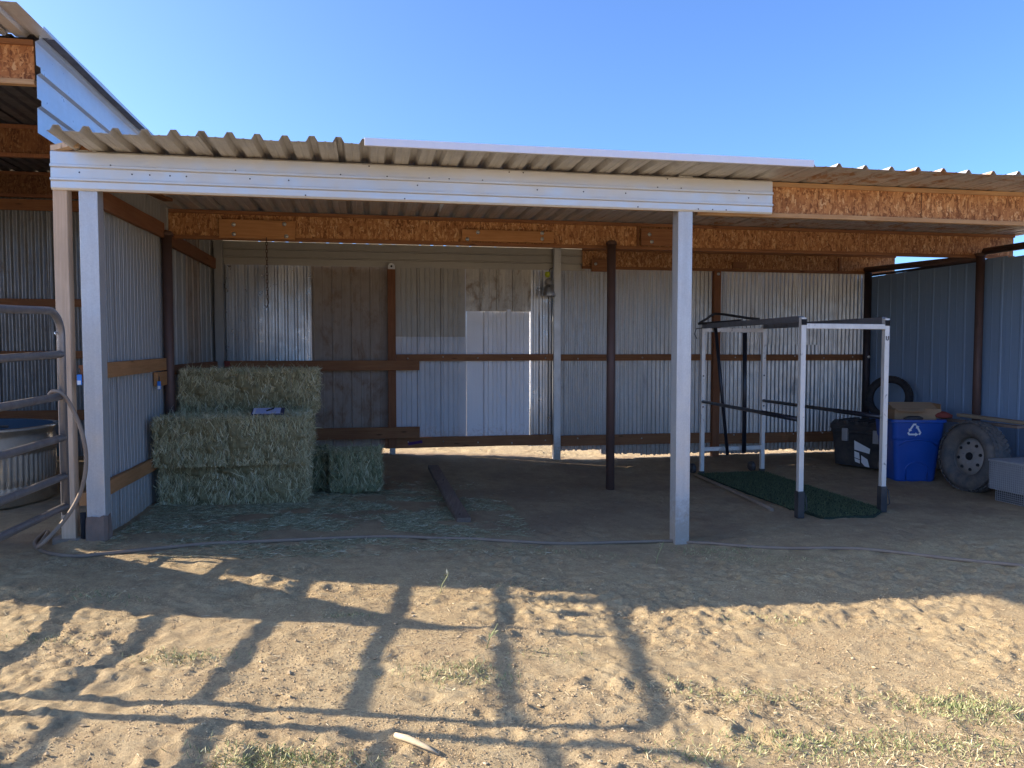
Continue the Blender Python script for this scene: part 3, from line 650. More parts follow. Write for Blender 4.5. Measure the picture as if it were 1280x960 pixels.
# ------------------------------------------------------------------ hay
rng = np.random.default_rng(7)
def bale(name, label, a0, a1, b0, b1, z0, z1, green=False, nst=9000, group=None, rz=0.0, loose=1.0, twine=True, sd=0):
    cx, cy = xy((a0+a1)/2, (b0+b1)/2); hx, hy, hz = (a1-a0)/2, (b1-b0)/2, (z1-z0)/2
    t = thing(name, label, 'hay bale', (cx, cy, z0), TH+rz, group)
    # core
    bm = bmesh.new(); bmesh.ops.create_cube(bm, size=2); bmesh.ops.subdivide_edges(bm, edges=bm.edges, cuts=31, use_grid_fill=True)
    for v in bm.verts:
        p = v.co.copy(); q = Vector((abs(p.x), abs(p.y), abs(p.z)))
        kx = (max(0, q.x-.8)/.2, max(0, q.y-.75)/.25, max(0, q.z-.7)/.3); l = math.sqrt(kx[0]**2+kx[1]**2+kx[2]**2)
        sh = 1-.10*max(0, l-1)
        X, Y, Z = p.x*hx*sh, p.y*hy*sh, p.z*hz*sh
        nrm = float(vn(np.array([X*9+sd*3+Z*4]), np.array([Z*11+Y*9]), 40+sd)[0])*.085 + .018*abs(math.sin(3.14159*(p.x*1.6+.5))) + .020*(abs(math.sin(X*(26+3*sd)+sd+Z*2)) if q.y > .99 else 0) + float(vn(np.array([X*22+Y*7]), np.array([Z*24]), 41+sd)[0])*.035
        d = Vector((p.x if q.x > .99 else 0, p.y if q.y > .99 else 0, p.z if q.z > .99 else 0))
        if d.length: d.normalize()
        v.co = Vector((X, Y, Z+hz-.02*(1-p.x*p.x)*(1 if p.z > 0 else 0)))+d*(nrm-.030)
    me = bpy.data.meshes.new('bale_body'); bm.to_mesh(me); bm.free(); me.materials.append(M['haycore_g'] if green else M['haycore'])
    o = bpy.data.objects.new('bale_body', me); COL.objects.link(o); o.parent = t
    # strands on the faces
    areas = [('y-', 2*hx*2*hz*1.6), ('z+', 2*hx*2*hy*1.0), ('x+', 2*hy*2*hz*1.2), ('x-', 2*hy*2*hz*.6), ('y+', 2*hx*2*hz*.3)]; tot = sum(x[1] for x in areas)
    P = []; D = []
    for nm, ar in areas:
        k = int(nst*ar/tot); u = rng.uniform(-1, 1, k); w = rng.uniform(-1, 1, k)
        if nm[0] == 'y': s_ = -1 if nm[1] == '-' else 1; p = np.stack([u*hx, np.full(k, s_*hy), w*hz], 1); nn = np.array([0, s_, 0]); tg = np.stack([rng.normal(0, .45, k), np.zeros(k), rng.choice([-1, 1], k)*1.0], 1)
        if nm[0] == 'x': s_ = -1 if nm[1] == '-' else 1; p = np.stack([np.full(k, s_*hx), u*hy, w*hz], 1); nn = np.array([s_, 0, 0]); tg = np.stack([np.zeros(k), rng.normal(0, .8, k), rng.normal(0, .8, k)], 1)
        if nm[0] == 'z': p = np.stack([u*hx, w*hy, np.full(k, hz)], 1); nn = np.array([0, 0, 1]); tg = np.stack([rng.normal(0, .5, k), rng.normal(0, 1, k), np.zeros(k)], 1)
        tg /= np.linalg.norm(tg, axis=1)[:, None]+1e-9
        d = tg+nn*(rng.uniform(.0, .45, k)+.35*(rng.uniform(0, 1, k) > .85))[:, None]*loose+rng.normal(0, .18, (k, 3)); d /= np.linalg.norm(d, axis=1)[:, None]
        # thinner cover along the flake joints, so that they read as grooves
        if nm[0] == 'y':
            gr = np.abs(np.sin(p[:, 0]*(26+3*sd)+sd)) > rng.uniform(0, .45, k); p = p[gr]; d = d[gr]
        P.append(p-nn*.004); D.append(d)
    P = np.concatenate(P); D = np.concatenate(D); k = len(P); P = P*np.array([.985, .985, .985]); P[:, 2] += hz
    ln = rng.uniform(.04, .13, k)*(1+.7*(rng.uniform(0, 1, k) > .9)); V, F = blades(P-D*(ln*.4)[:, None], D, ln, rng.uniform(.002, .0062, k), .34, rng)
    V[:, 2] = np.maximum(V[:, 2], .0)
    npmesh('strands', V, F, M['hay_g'] if green else M['hay'], t)
    if twine:
        for f in (-.62, .0, .62):
            x = f*hx; e = .004
            MB().tube([(x, -hy-e, .0), (x+.01, -hy-e-.004, 2*hz), (x, hy+e, 2*hz+e), (x, hy+e, 0)], .0035, 6).build('twine', M['twine'], t)
    return t
GB = 'stacked hay bales'
bale('hay_bale', 'bottom hay bale of the stack, lying on the stall floor', .10, 1.47, 1.46, 2.05, -.03, .385, nst=19000, group=GB, sd=1)
bale('hay_bale', 'middle layer hay bale at left against the side wall', .10, .70, 1.34, 2.35, .375, .825, nst=15000, group=GB, loose=1.3, sd=2, twine=False)
bale('hay_bale', 'middle layer hay bale under the clipboard', .71, 1.48, 1.36, 2.40, .375, .83, nst=17000, group=GB, loose=1.3, sd=3, twine=False)
bale('hay_bale', 'long hay bale on top of the stack', .17, 1.53, 2.02, 2.6, .815, 1.26, nst=19000, group=GB, sd=4)
bale('hay_bale', 'shaded hay bale at back of the stack bottom, beside the small green block', .25, 1.62, 2.10, 2.9, -.03, .38, nst=5000, group=GB, sd=5, green=True, twine=False)
bale('hay_block', 'small greenish block of hay standing alone right of the stack', 1.67, 2.2, 2.0, 2.38, -.03, .40, green=True, nst=8000, loose=.5, sd=6, twine=False)

def scatter(name, mat, N_, fn, lr, wr, kind_label, flat=.12, extra=None):
    P = fn(N_); k = len(P); P = np.column_stack([P, gfull(P[:, 0], P[:, 1])+.003])
    th = rng.uniform(0, 2*math.pi, k); D = np.stack([np.cos(th), np.sin(th)*.9, rng.normal(0, flat, k)], 1); D /= np.linalg.norm(D, axis=1)[:, None]
    ln = rng.uniform(*lr, k); V, F = blades(P-D*(ln*.5)[:, None], D, ln, rng.uniform(*wr, k), .12, rng)
    zz = gfull(V[:, 0], V[:, 1])+.0015; V[:, 2] = np.where(V[:, 2] < zz, zz+rng.uniform(0, .004, len(V)), V[:, 2])
    o = npmesh(name, V, F, M[mat]); tag(o, kind_label[0], kind_label[1], kind='stuff'); return o
def hayfloor(n):
    a = rng.normal(1.6, 1.05, n*2); b = rng.normal(.95, .75, n*2)
    ok = (a > .08) & (a < 3.5) & (b > -.5) & (b < 3.2) & (ss((vn(a/.35, b/.22, 91)+.5)*1.6-.25) > rng.uniform(0, .9, n*2)); a = a[ok][:n]; b = b[ok][:n]
    return np.stack([OX+a*CT-b*ST, OY+a*ST+b*CT], 1)
scatter('hay_litter', 'hay_l', 30000, hayfloor, (.03, .11), (.0018, .0042), ('loose greenish hay scattered on the floor before the bales', 'hay litter'), flat=.16)
def wide(n):
    x = rng.uniform(-3.3, 4.6, n); y = 2.4+3.6*rng.uniform(0, 1, n)**.8
    m = vn(x/.5, y/.5, 77)+.5 > rng.uniform(.0, 1.0, n); return np.stack([x[m], y[m]], 1)
def rightfg(n):
    c = [(2.0, 3.0, .55, .22), (1.3, 2.75, .4, .18), (2.6, 3.35, .5, .2), (1.2, 3.5, .35, .12)]
    pts = []
    for (x, y, sx, sy) in c: pts.append(np.stack([rng.normal(x, sx, n//4), rng.normal(y, sy, n//4)], 1))
    return np.concatenate(pts)
scatter('straw_litter', 'straw', 9000, lambda n: np.concatenate([wide(n), rightfg(n//3)]), (.015, .07), (.0014, .003), ('short bits of dry straw strewn over the sunlit ground', 'straw'), flat=.2)
def inner(n):
    a = rng.uniform(-.6, 9.5, n); b = rng.uniform(-1.6, 4.5, n); m = vn(a/.8+4, b/.5, 78)+.5 > rng.uniform(.1, 1.0, n); a = a[m]; b = b[m]
    return np.stack([OX+a*CT-b*ST, OY+a*ST+b*CT], 1)
scatter('floor_litter', 'straw', 5000, inner, (.01, .05), (.0014, .003), ('crumbs of straw over the shaded stall floor', 'straw'), flat=.1)
# grass tufts
G = []
def tuft(px, py, sx, sy, n, h=.05):
    x, y, z = onground(px, py); G.append((x, y, sx, sy, n, h))
for tt in ((565, 850, .16, .07, 420, .05), (590, 838, .08, .04, 160, .06), (345, 950, .13, .05, 520, .055), (400, 958, .16, .04, 300, .05), (300, 958, .08, .03, 140, .04), (215, 825, .10, .05, 260, .045), (245, 822, .08, .05, 120, .04),
           (690, 820, .12, .06, 110, .04), (950, 872, .22, .05, 380, .04), (870, 860, .12, .05, 140, .035), (985, 775, .12, .05, 130, .04), (930, 772, .12, .05, 70, .035), (1235, 890, .20, .09, 900, .055), (1190, 885, .12, .07, 380, .05),
           (1120, 930, .25, .08, 620, .05), (1050, 940, .25, .07, 520, .045), (980, 935, .2, .07, 420, .045), (880, 950, .12, .05, 190, .05), (1245, 945, .15, .08, 260, .05), (700, 690, .35, .07, 300, .035), (890, 690, .22, .07, 420, .04), (960, 700, .3, .07, 280, .035),
           (430, 770, .10, .03, 110, .04), (55, 800, .15, .06, 130, .04), (130, 750, .12, .05, 90, .05), (640, 735, .3, .05, 60, .04), (1150, 705, .5, .1, 140, .03), (1080, 870, .3, .08, 260, .04)): tuft(*tt)
P = []; H = []
for (x, y, sx, sy, n, h) in G:
    P.append(np.stack([rng.normal(x, sx, n), rng.normal(y, sy, n)], 1)); H.append(rng.uniform(.35, 1.1, n)*h*.72)
P = np.concatenate(P); H = np.concatenate(H); k = len(P); P3 = np.column_stack([P, gfull(P[:, 0], P[:, 1])-.003])
th = rng.uniform(0, 6.28, k); tl = rng.uniform(.2, 1.5, k); D = np.stack([np.cos(th)*tl, np.sin(th)*tl, np.ones(k)*.8], 1); D /= np.linalg.norm(D, axis=1)[:, None]
V, F = blades(P3, D, H, rng.uniform(.002, .0042, k), .3, rng, .15)
tag(npmesh('grass', V, F, M['grass']), 'low green and yellowed grass tufts growing from the dirt', 'grass', kind='stuff')
# soil clods
def clods(n):
    x = rng.uniform(-3.3, 4.4, n); y = 2.35+3.0*rng.uniform(0, 1, n)**1.1; m = ss((vn(x/.45+9, y/.35, 79)+.5)*1.5-.3) > rng.uniform(.02, 1.0, n); return x[m], y[m]
x, y = clods(60000); k = len(x); r = rng.uniform(.0018, .0056, k)*(1+1.4*(rng.uniform(0, 1, k) > .985))
ico = np.array([(0,0,1),(.9,0,.3),(.28,.85,.3),(-.72,.53,.3),(-.72,-.53,.3),(.28,-.85,.3),(0,0,-1)]); icf = np.array([(0,1,2),(0,2,3),(0,3,4),(0,4,5),(0,5,1),(6,2,1),(6,3,2),(6,4,3),(6,5,4),(6,1,5)])
V = ico[None]*rng.uniform(.6, 1.25, (k, 7, 1))*(r[:, None]*np.ones(3))[:, None, :]*np.array([1.2, 1, .75])
V += np.column_stack([x, y, gfull(x, y)+r*.25])[:, None, :]; F = (np.arange(k)*7)[:, None, None]+icf[None]
tag(npmesh('soil_clods', V.reshape(-1, 3), F.reshape(-1, 3), M['clod']), 'small clods and grit lying on the sunlit dirt', 'clods', kind='stuff')
# taller weeds
for (px, py, h, lab) in ((820, 705, .17, 'yellow green weed stalk growing in front of the right metal post'), (550, 742, .14, 'thin pale weed sprig at the shadow edge left of centre'), (608, 815, .13, 'leaning dry weed stalk in the sunlit dirt')):
    x, y, z = onground(px, py); mb = MB(); z = gzf(x, y)
    rr = random.Random(px)
    mb.tube([(0, 0, -.01), (.015, 0, h*.4), (.045, .01, h*.75), (.06, .01, h)], [.003, .0028, .0022, .0012], 6)
    for q in range(7):
        t0 = .2+.11*q; p0 = Vector((.055*t0, .005, h*t0)); d = Vector((rr.uniform(-1, 1), rr.uniform(-.4, .4), rr.uniform(.1, .7))).normalized()*.045
        s_ = Vector((0, .0, 1)).cross(d).normalized()*.006
        mb.add([p0, p0+d*.5+s_, p0+d, p0+d*.5-s_], [(0, 1, 2, 3)])
    o = mb.build('weed', M['grass'], None, (x, y, z)); tag(o, lab, 'weed')

# ------------------------------------------------------------------ hose
hp = []
arc = [(-3.31, 5.47, 1.15), (-3.27, 5.46, 1.19), (-3.20, 5.46, 1.17), (-3.13, 5.46, 1.06), (-3.06, 5.45, .88), (-3.035, 5.44, .68), (-3.07, 5.42, .47), (-3.16, 5.36, .28), (-3.28, 5.26, .12)]
for px, py in ((60, 668), (44, 680), (52, 692), (85, 699), (130, 695), (190, 688), (250, 683), (330, 678), (400, 675), (460, 673), (520, 673), (580, 676), (640, 679), (710, 681), (780, 679), (835, 678), (875, 681), (940, 686), (1000, 688), (1060, 689), (1120, 693), (1190, 701), (1280, 710), (1360, 716)):
    x, y, z = onground(px, py); hp.append(Vector((x, y, z+.020)))
ctrl = [Vector(p) for p in arc]+hp
def cat(ps, n=8):
    out = []
    for i in range(len(ps)-1):
        p0 = ps[max(i-1, 0)]; p1 = ps[i]; p2 = ps[i+1]; p3 = ps[min(i+2, len(ps)-1)]
        for k in range(n):
            t = k/n; out.append(.5*((2*p1)+(p2-p0)*t+(2*p0-5*p1+4*p2-p3)*t*t+(3*p1-p0-3*p2+p3)*t**3))
    out.append(ps[-1]); return out
pts = cat(ctrl)
for i in range(len(pts)):
    if i > 8*len(arc): pts[i].z = max(pts[i].z-.012, gzf(pts[i].x, pts[i].y)+.012)
zz = [p.z for p in pts]
for i in range(8*len(arc)+3, len(pts)-3): pts[i].z = sum(zz[i-3:i+4])/7
hs = MB().tube(pts, .0145, 10).build('garden_hose', M['hose']); tag(hs, 'dusty grey hose hung over the gate and snaking across the whole ground', 'hose')

# ------------------------------------------------------------------ board on the floor, stick
x0, y0 = xy(2.86, 3.3); x1, y1 = xy(2.93, .68)
bo = MB().bar((0, 0, 0.0), (x1-x0, y1-y0, gz(x1, y1)+.012), .13, .05, seg=5, wob=.003).build('floor_board', M['board'], None, (x0, y0, .012), bevel=.004)
tag(bo, 'long weathered board half sunk in the stall floor', 'board')
x0, y0, z0 = onground(494, 927); x1, y1, z1 = onground(549, 950)
st = MB(); st.tube([(0, 0, .018), ((x1-x0)*.3, (y1-y0)*.3, .022), ((x1-x0)*.7, (y1-y0)*.7, .016), (x1-x0, y1-y0, .006)], [.010, .014, .010, .002], 7)
tag(st.build('wood_stick', M['stick'], None, (x0, y0, gzf(x0, y0))), 'pale pointed splinter of wood in the sunlit foreground', 'stick')

# ------------------------------------------------------------------ hoof trimming stand
def gp(a, b): X, Y = xy(a, b); return X, Y
FL, FR, BL, BR = (6.28, .64), (7.27, .74), (6.42, 3.24), (7.31, 3.28); ZT = 1.80; zb = -.17
sx, sy = xy(6.8, 2.0)
stand = thing('trimming_stand', 'white square tube standing frame with shade-toned top bars and black side bars over green turf', 'stand', (sx, sy, zb), TH)
def sl(p, z): return (p[0]-6.8, p[1]-2.0, z-zb)
TW = .052
for p, m, zf in ((FL, 'standw', zb+.02), (FR, 'standw', zb+.02), (BL, 'standw', zb), (BR, 'standw', zb)):
    q = sl(p, 0); o = MB().box(q[0]-TW/2, q[0]+TW/2, q[1]-TW/2, q[1]+TW/2, zf-zb, ZT-zb).build('leg', M[m], stand, bevel=.004)
    if p in (FL, FR):
        bt = MB().box(q[0]-.036, q[0]+.036, q[1]-.036, q[1]+.036, -.02, .25).build('boot', M['black'], o, bevel=.008)
        sgn = 1
        MB().tube([(q[0]+.035, q[1]-.02, .22), (q[0]+.05, q[1]-.03, .21), (q[0]+.065, q[1]-.03, .07), (q[0]+.03, q[1]-.03, .05)], .006, 8).build('handle', M['black'], bt)
        MB().box(q[0]-.028, q[0]+.028, q[1]-.031, q[1]-.0262, ZT-zb-.075, ZT-zb-.018).build('end_cap', M['hole'], o)
    else: MB().box(q[0]-.03, q[0]+.03, q[1]-.03, q[1]+.03, -.01, .035).build('foot', M['black'], o)
def cross(p, q, z, m, h=TW, n='crossbar', d=0):
    A = Vector(sl(p, z)); B = Vector(sl(q, z)); dd = (B-A).normalized()*(TW/2)
    return MB().bar(A+dd, B-dd, TW*.98, h).build(n, M[m], stand, bevel=.004)
cross(FL, FR, 1.745-.03, 'standw'); cross(BL, BR, 1.735, 'standw'); cross(BL, BR, .155, 'standw')
cross(BL, FL, 1.785, 'stand_shaded', n='top_bar', h=.06); cross(BR, FR, 1.785, 'stand_shaded', n='top_bar', h=.06)
for (p, q) in ((BL, FL), (BR, FR)):
    A = Vector(sl(p, .79)); B = Vector(sl(q, .79)); d = (B-A).normalized()
    MB().tube([A-d*.03, A*.35+B*.65, A*.33+B*.67, B+d*.0], [.021, .021, .026, .026], 12).build('side_bar', M['blackpole'], stand)
q = sl(FR, 1.60); u = MB().tube([(q[0]-.012, q[1]-.0285, q[2]+.02), (q[0]-.012, q[1]-.0285, q[2]-.012), (q[0], q[1]-.0285, q[2]-.022), (q[0]+.012, q[1]-.0285, q[2]-.012), (q[0]+.012, q[1]-.0285, q[2]+.02)], .004, 6).build('u_mark', M['hole'], stand)
for p in (BL, BR):
    for z in (.72, 1.13):
        q = sl(p, z); MB().lathe([(.0001, .003), (.010, .003), (.011, 0)], (q[0], q[1]-.026, q[2]), (0,-1,0), 10).build('pin_hole', M['hole'], stand)
for (dx, p) in ((-.14, BR), (-.12, BL)):
    q = sl(p, 0); w = MB().lathe([(.0001, .03), (.05, .03), (.065, .02), (.065, -.02), (.05, -.03), (.0001, -.03)], (q[0]+dx, q[1]+.02, .07), (1, .2, 0), 18).build('wheel', M['black'], stand)
# leaning poles, strap, turf
def tube_thing(name, label, cat, p, q, r, mat):
    mb = MB(); P_ = Vector((*xy(*p[:2]), p[2])); Q = Vector((*xy(*q[:2]), q[2])); mb.tube([Vector((0,0,0)), Q-P_], r, 12)
    return tag(mb.build(name, mat, None, P_), label, cat)
tube_thing('steel_pole', 'black pole leaning diagonally inside the rear of the stand', 'pole', (6.75, 3.16, .08), (6.57, 3.19, 1.78), .022, M['blackpole'])
tube_thing('steel_pole', 'upright black pole against the middle of the rear crossbar', 'pole', (7.0, 3.19, .10), (6.99, 3.19, 1.70), .029, M['blackpole'])
A = Vector((*xy(6.40, 3.20), 1.83)); mb = MB(); 
for k, (p, q) in enumerate((((6.36, 3.26, 1.815), (6.56, 3.2, 1.95)), ((6.56, 3.2, 1.95), (6.5, 1.9, 1.83)), ((6.36, 3.26, 1.82), (6.48, 2.3, 1.83)))):
    P_ = Vector((*xy(*p[:2]), p[2]))-A; Q = Vector((*xy(*q[:2]), q[2]))-A; mb.bar(P_, Q, .012, .03, seg=4, wob=.006)
tag(mb.build('strap', M['strap'], None, A), 'loose dark strap looped over the rear left corner of the stand', 'strap')
mb = MB(); A = Vector((*xy(6.33, 3.2), 1.72)); mb.tube([Vector(p) for p in ((.05, -.02, .04), (-.03, -.03, .03), (-.055, -.03, -.04), (-.02, -.03, -.10))], .006, 8)
tag(mb.build('hook', M['black'], None, A), 'small bent black hook on the rear left leg of the stand', 'hook')
tx, ty = xy(6.86, 1.95); tf = thing('turf_mat', 'dark green artificial turf mat lying under the stand', 'mat', (tx, ty, 0), TH)
ex = [(-.50, 1.28), (.44, 1.32), (.46, -1.18), (.15, -1.45), (-.38, -1.42), (-.46, -.9)]
vs = [(x, y, gz(*(np.array(xy(6.86+x, 1.95+y))))+.022) for x, y in ex]; mb = MB(); mb.loft([[(x, y, z-.03) for x, y, z in vs], vs][::1] if True else 0); mb.build('backing', M['turf_base'], tf)
k = 26000; u = rng.uniform(-.5, .46, k); w = rng.uniform(-1.43, 1.3, k)
ok = (w > -1.43+np.where(u > .15, (u-.15)*.85, 0)) & ~((u < -.4) & (w < -1.0)); u = u[ok]; w = w[ok]; k = len(u)
gx, gy = OX+(6.86+u)*CT-(1.95+w)*ST, OY+(6.86+u)*ST+(1.95+w)*CT
P3 = np.stack([u, w, gbase(gx, gy)+.02], 1); D = np.stack([rng.normal(0, .5, k), rng.normal(0, .5, k), np.ones(k)], 1); D /= np.linalg.norm(D, axis=1)[:, None]
V, F = blades(P3, D, rng.uniform(.012, .026, k), rng.uniform(.002, .004, k), .2, rng); npmesh('pile', V, F, M['turf'], tf)
mb = MB(); P_ = [Vector((*xy(a_, b_), gab(a_, b_)+.02)) for a_, b_ in ((6.30, 3.15), (6.26, 2.2), (6.2, 1.4), (6.16, .95))]; A = P_[0].copy(); mb.tube([p-A for p in P_], .022, 8)
tag(mb.build('edging_pipe', M['hose'], None, A), 'dusty edging pipe lying along the left side of the turf mat', 'pipe')

# ------------------------------------------------------------------ things by the blue wall
def rrect(hx, hy, r, z, cx=0, cy=0, n=5):
    out = []
    for qx, qy, a0 in ((1, 1, 0), (-1, 1, 90), (-1, -1, 180), (1, -1, 270)):
        for k in range(n): t = R(a0+90*k/(n-1)); out.append((cx+qx*(hx-r)+r*math.cos(t), cy+qy*(hy-r)+r*math.sin(t), z))
    return out
# black wheeled tote; its long side faces the camera's left
cx, cy = xy(9.06, 3.42); zc = gab(9.0, 3.4)
tb = thing('rolling_toolbox', 'black plastic rolling toolbox with ridged lid, latches and torn white sticker', 'toolbox', (cx, cy, zc), TH+R(-64))
HW, HD = .46, .30
MB().loft([rrect(HW*.90, HD*.86, .05, .03), rrect(HW*.93, HD*.9, .05, .25), rrect(HW*.97, HD*.96, .05, .48), rrect(HW, HD, .05, .50), rrect(HW, HD, .05, .54)]).build('body', M['black'], tb, bevel=.0)
lid = MB().loft([rrect(HW*1.03, HD*1.04, .06, .545), rrect(HW*1.03, HD*1.04, .06, .60), rrect(HW*.95, HD*.95, .06, .655)]).build('lid', M['black'], tb)
for k in range(6): MB().box(-.40+.145*k, -.33+.145*k, -HD*1.0, HD*.95, .615, .672).build('ridge', M['black'], lid, bevel=.012)
for x in (-.26, .19): MB().box(x, x+.085, -HD-.03, -HD+.01, .38, .56).build('latch', M['cage'], tb, bevel=.008)
MB().add([(-.12,-HD-.002,.12),(.10,-HD-.004,.04),(.13,-HD-.006,.30),(.09,-HD-.007,.34),(-.09,-HD-.008,.42),(-.13,-HD-.004,.30)], [(0,1,2,3,4,5)]).build('sticker', M['white'], tb) if False else None
stk = MB()
for (pts_) in ([(-.10,.16),(-.02,.14),(-.03,.23),(-.10,.25)], [(-.10,.27),(.12,.23),(.13,.30),(-.10,.40)], [(.0,.10),(.05,.05),(.12,.04),(.09,.15),(.0,.20)], [(-.09,.10),(-.02,.08),(-.02,.13),(-.10,.15)]):
    stk.add([(x+.02, -HD*.935-.012-z*.05, z) for x, z in pts_], [tuple(range(len(pts_)))])
stk.build('sticker', M['white'], tb)
wh = MB().lathe([(.0001, .03), (.06, .03), (.10, .02), (.10, -.02), (.06, -.03), (.0001, -.03)], (.36, -HD*.9-.03, .10), (0, 1, 0), 24).build('wheel', M['rubber'], tb)
MB().lathe([(.0001, .012), (.05, .006), (.062, 0)], (.36, -HD*.9-.062, .10), (0, -1, 0), 20).build('hub', M['cage'], wh)
# knobbly tyre on the toolbox
def tyre_mesh(Ro, rs, wdt, knobs, mat, c, ax, rows=4, kb=.012, name='tyre', parent=None):
    prof = []
    for k in range(17):
        t = -math.pi*.86+2*math.pi*.86*k/16; prof.append((Ro-rs+rs*math.cos(t), wdt/2*math.sin(t)*1.0))
    mb = MB(); mb.lathe(prof, c, ax, 64); ax = Vector(ax).normalized(); x = ax.cross(Vector((0,0,1))).normalized(); y = ax.cross(x); c = Vector(c)
    for k in range(knobs):
        for r_i in range(rows):
            off = (r_i-(rows-1)/2)*wdt*.78/(rows-.2); t = 2*math.pi*(k+(.5 if r_i % 2 else 0))/knobs; rad = x*math.cos(t)+y*math.sin(t); tan = rad.cross(ax)
            drop = rs*(1-math.sqrt(max(0, 1-min(1, (2*off/wdt))**2)))*.75
            p = c+rad*(Ro-drop-kb)+ax*off; hw = wdt*.40/rows; ht = math.pi*Ro/knobs*.68
            vs = []
            for zz_ in (0, kb*1.7):
                for (i_, j_) in ((-1, -1), (1, -1), (1, 1), (-1, 1)): vs.append(p+ax*hw*i_+tan*ht*j_+rad*zz_)
            mb.add(vs, [(0,3,2,1),(4,5,6,7),(0,1,5,4),(1,2,6,5),(2,3,7,6),(3,0,4,7)])
    return mb
A = Vector((*xy(9.47, 3.62), zc+.655+.315))
ty = tyre_mesh(.315, .05, .10, 34, None, (0,0,0), (math.cos(TH+R(-70)+R(90))*-1, -.92, .28), rows=3, kb=.012)
tag(ty.build('motorcycle_tyre', M['rubber_d'], None, A), 'thin knobbly black tyre leaning on the blue wall above the toolbox', 'tyre')
# blue recycling bin
cx, cy = xy(8.93, 2.50); zc2 = gab(8.9, 2.5)
rb = thing('recycling_bin', 'bright blue plastic recycling bin with white arrows, holding cardboard', 'bin', (cx, cy, zc2), TH+R(-14))
def binw(z): return .245+.065*z/.78
rings = [rrect(binw(0)-.01, .22, .06, .0), rrect(binw(0), .23, .06, .02), rrect(binw(.55), .27, .06, .52), rrect(binw(.55)+.012, .282, .06, .555), rrect(binw(.78)+.008, .30, .06, .75), rrect(binw(.78)+.028, .32, .06, .757), rrect(binw(.78)+.028, .32, .06, .79), rrect(binw(.78)+.0, .29, .06, .79), rrect(binw(.6), .27, .06, .55)]
bb = MB().loft(rings, smooth=False, cap=False); bb.add(rrect(binw(.6), .27, .06, .55), [tuple(range(20))]); bbo = bb.build('bin_body', M['blueplastic'], rb)
# raised arch ribs on the front face
def arch(w, h, z0, y, r=.012, n=14):
    pts_ = [(-w, y(z0), z0), (-w, y(z0+h*.6), z0+h*.6)]
    for k in range(1, n): t = math.pi*k/n; pts_.append((-w*math.cos(t), y(z0+h*.6+h*.4*math.sin(t)), z0+h*.6+h*.4*math.sin(t)))
    return pts_+[(w, y(z0+h*.6), z0+h*.6), (w, y(z0), z0)]
yf = lambda z: -(.23+.04*z/.52)+.002
MB().tube(arch(.13, .22, .03, yf), .012, 8).build('arch_rib', M['blueplastic'], rb)
MB().tube([(-.23, -.262, .46), (-.15, -.272, .52), (0, -.277, .54), (.15, -.272, .52), (.23, -.262, .46)], .010, 8).build('arch_rib', M['blueplastic'], rb)
# recycling arrows
sy_ = MB(); cz = .655; ry = -.300
for k in range(3):
    a0 = R(90+120*k)
    def rt(x, z): return (x*math.cos(a0)-z*math.sin(a0), -.0005-.0, x*math.sin(a0)+z*math.cos(a0))
    # bar of one side of the triangle, with a bent tail and an arrow head
    R3 = .062
    def P2(x, z): xx = x*math.cos(R(120*k))-z*math.sin(R(120*k)); zz_ = x*math.sin(R(120*k))+z*math.cos(R(120*k)); return (xx, 0, zz_)
    for poly in ([(-.052, -.061), (.014, -.061), (.014, -.039), (-.052, -.039)], [(.013, -.075), (.051, -.050), (.013, -.025)], [(-.052, -.061), (-.066, -.061), (-.086, -.030), (-.067, -.018), (-.054, -.039)]):
        sy_.add([P2(x, z) for x, z in poly], [tuple(range(len(poly)))])
so = sy_.build('recycling_arrows', M['white'], rb, (-.06, -.2975, cz)); so.scale = (1.0, 1, 1.0); so.rotation_euler = (R(5.5), 0, 0)
# cardboard box in the bin
A = Vector((*xy(9.02, 2.56), zc2+.74)); cb = thing('cardboard_box', 'brown open cardboard box resting on top of the blue bin', 'box', A, TH+R(-18))
MB().box(-.26, .30, -.14, -.135, .0, .17).build('side', M['card'], cb); MB().box(-.26, .30, .16, .165, .0, .20).build('side', M['card'], cb)
MB().box(.295, .30, -.13, .16, .0, .23).build('side', M['card'], cb); MB().box(-.26, -.255, -.13, .16, .0, .15).build('side', M['card'], cb)
MB().box(-.26, .30, -.134, .16, -.004, .0).build('base', M['card'], cb)
MB().bar((.02, -.05, .17), (.02, .15, .235), .54, .005).build('flap', M['cardin'], cb)
MB().bar((-.08, -.14, .17), (-.08, -.24, .145), .34, .005).build('flap', M['cardin'], cb)
mb = MB(); A = Vector((*xy(9.30, 2.34), zc2+.80)); mb.loft([[(r_*math.cos(t)*1.5+rng.uniform(-.012, .012), r_*math.sin(t), z+rng.uniform(-.008, .008)) for t in [2*math.pi*j/9 for j in range(9)]] for r_, z in ((.07, 0), (.08, .03), (.05, .06), (.02, .075))], smooth=True)
tag(mb.build('red_rag', M['red'], None, A), 'crumpled dull red rag on the right rim of the blue bin', 'rag')
mb = MB(); A = Vector((*xy(8.83, 2.28), zc2+.79)); mb.loft([[(r_*math.cos(t)*2+rng.uniform(-.012, .012), r_*math.sin(t)*.6, z) for t in [2*math.pi*j/9 for j in range(9)]] for r_, z in ((.06, 0), (.06, .02), (.03, .045))], smooth=True)
tag(mb.build('black_bag', M['black'], None, A), 'crumpled black plastic bag on the front rim of the blue bin', 'bag')
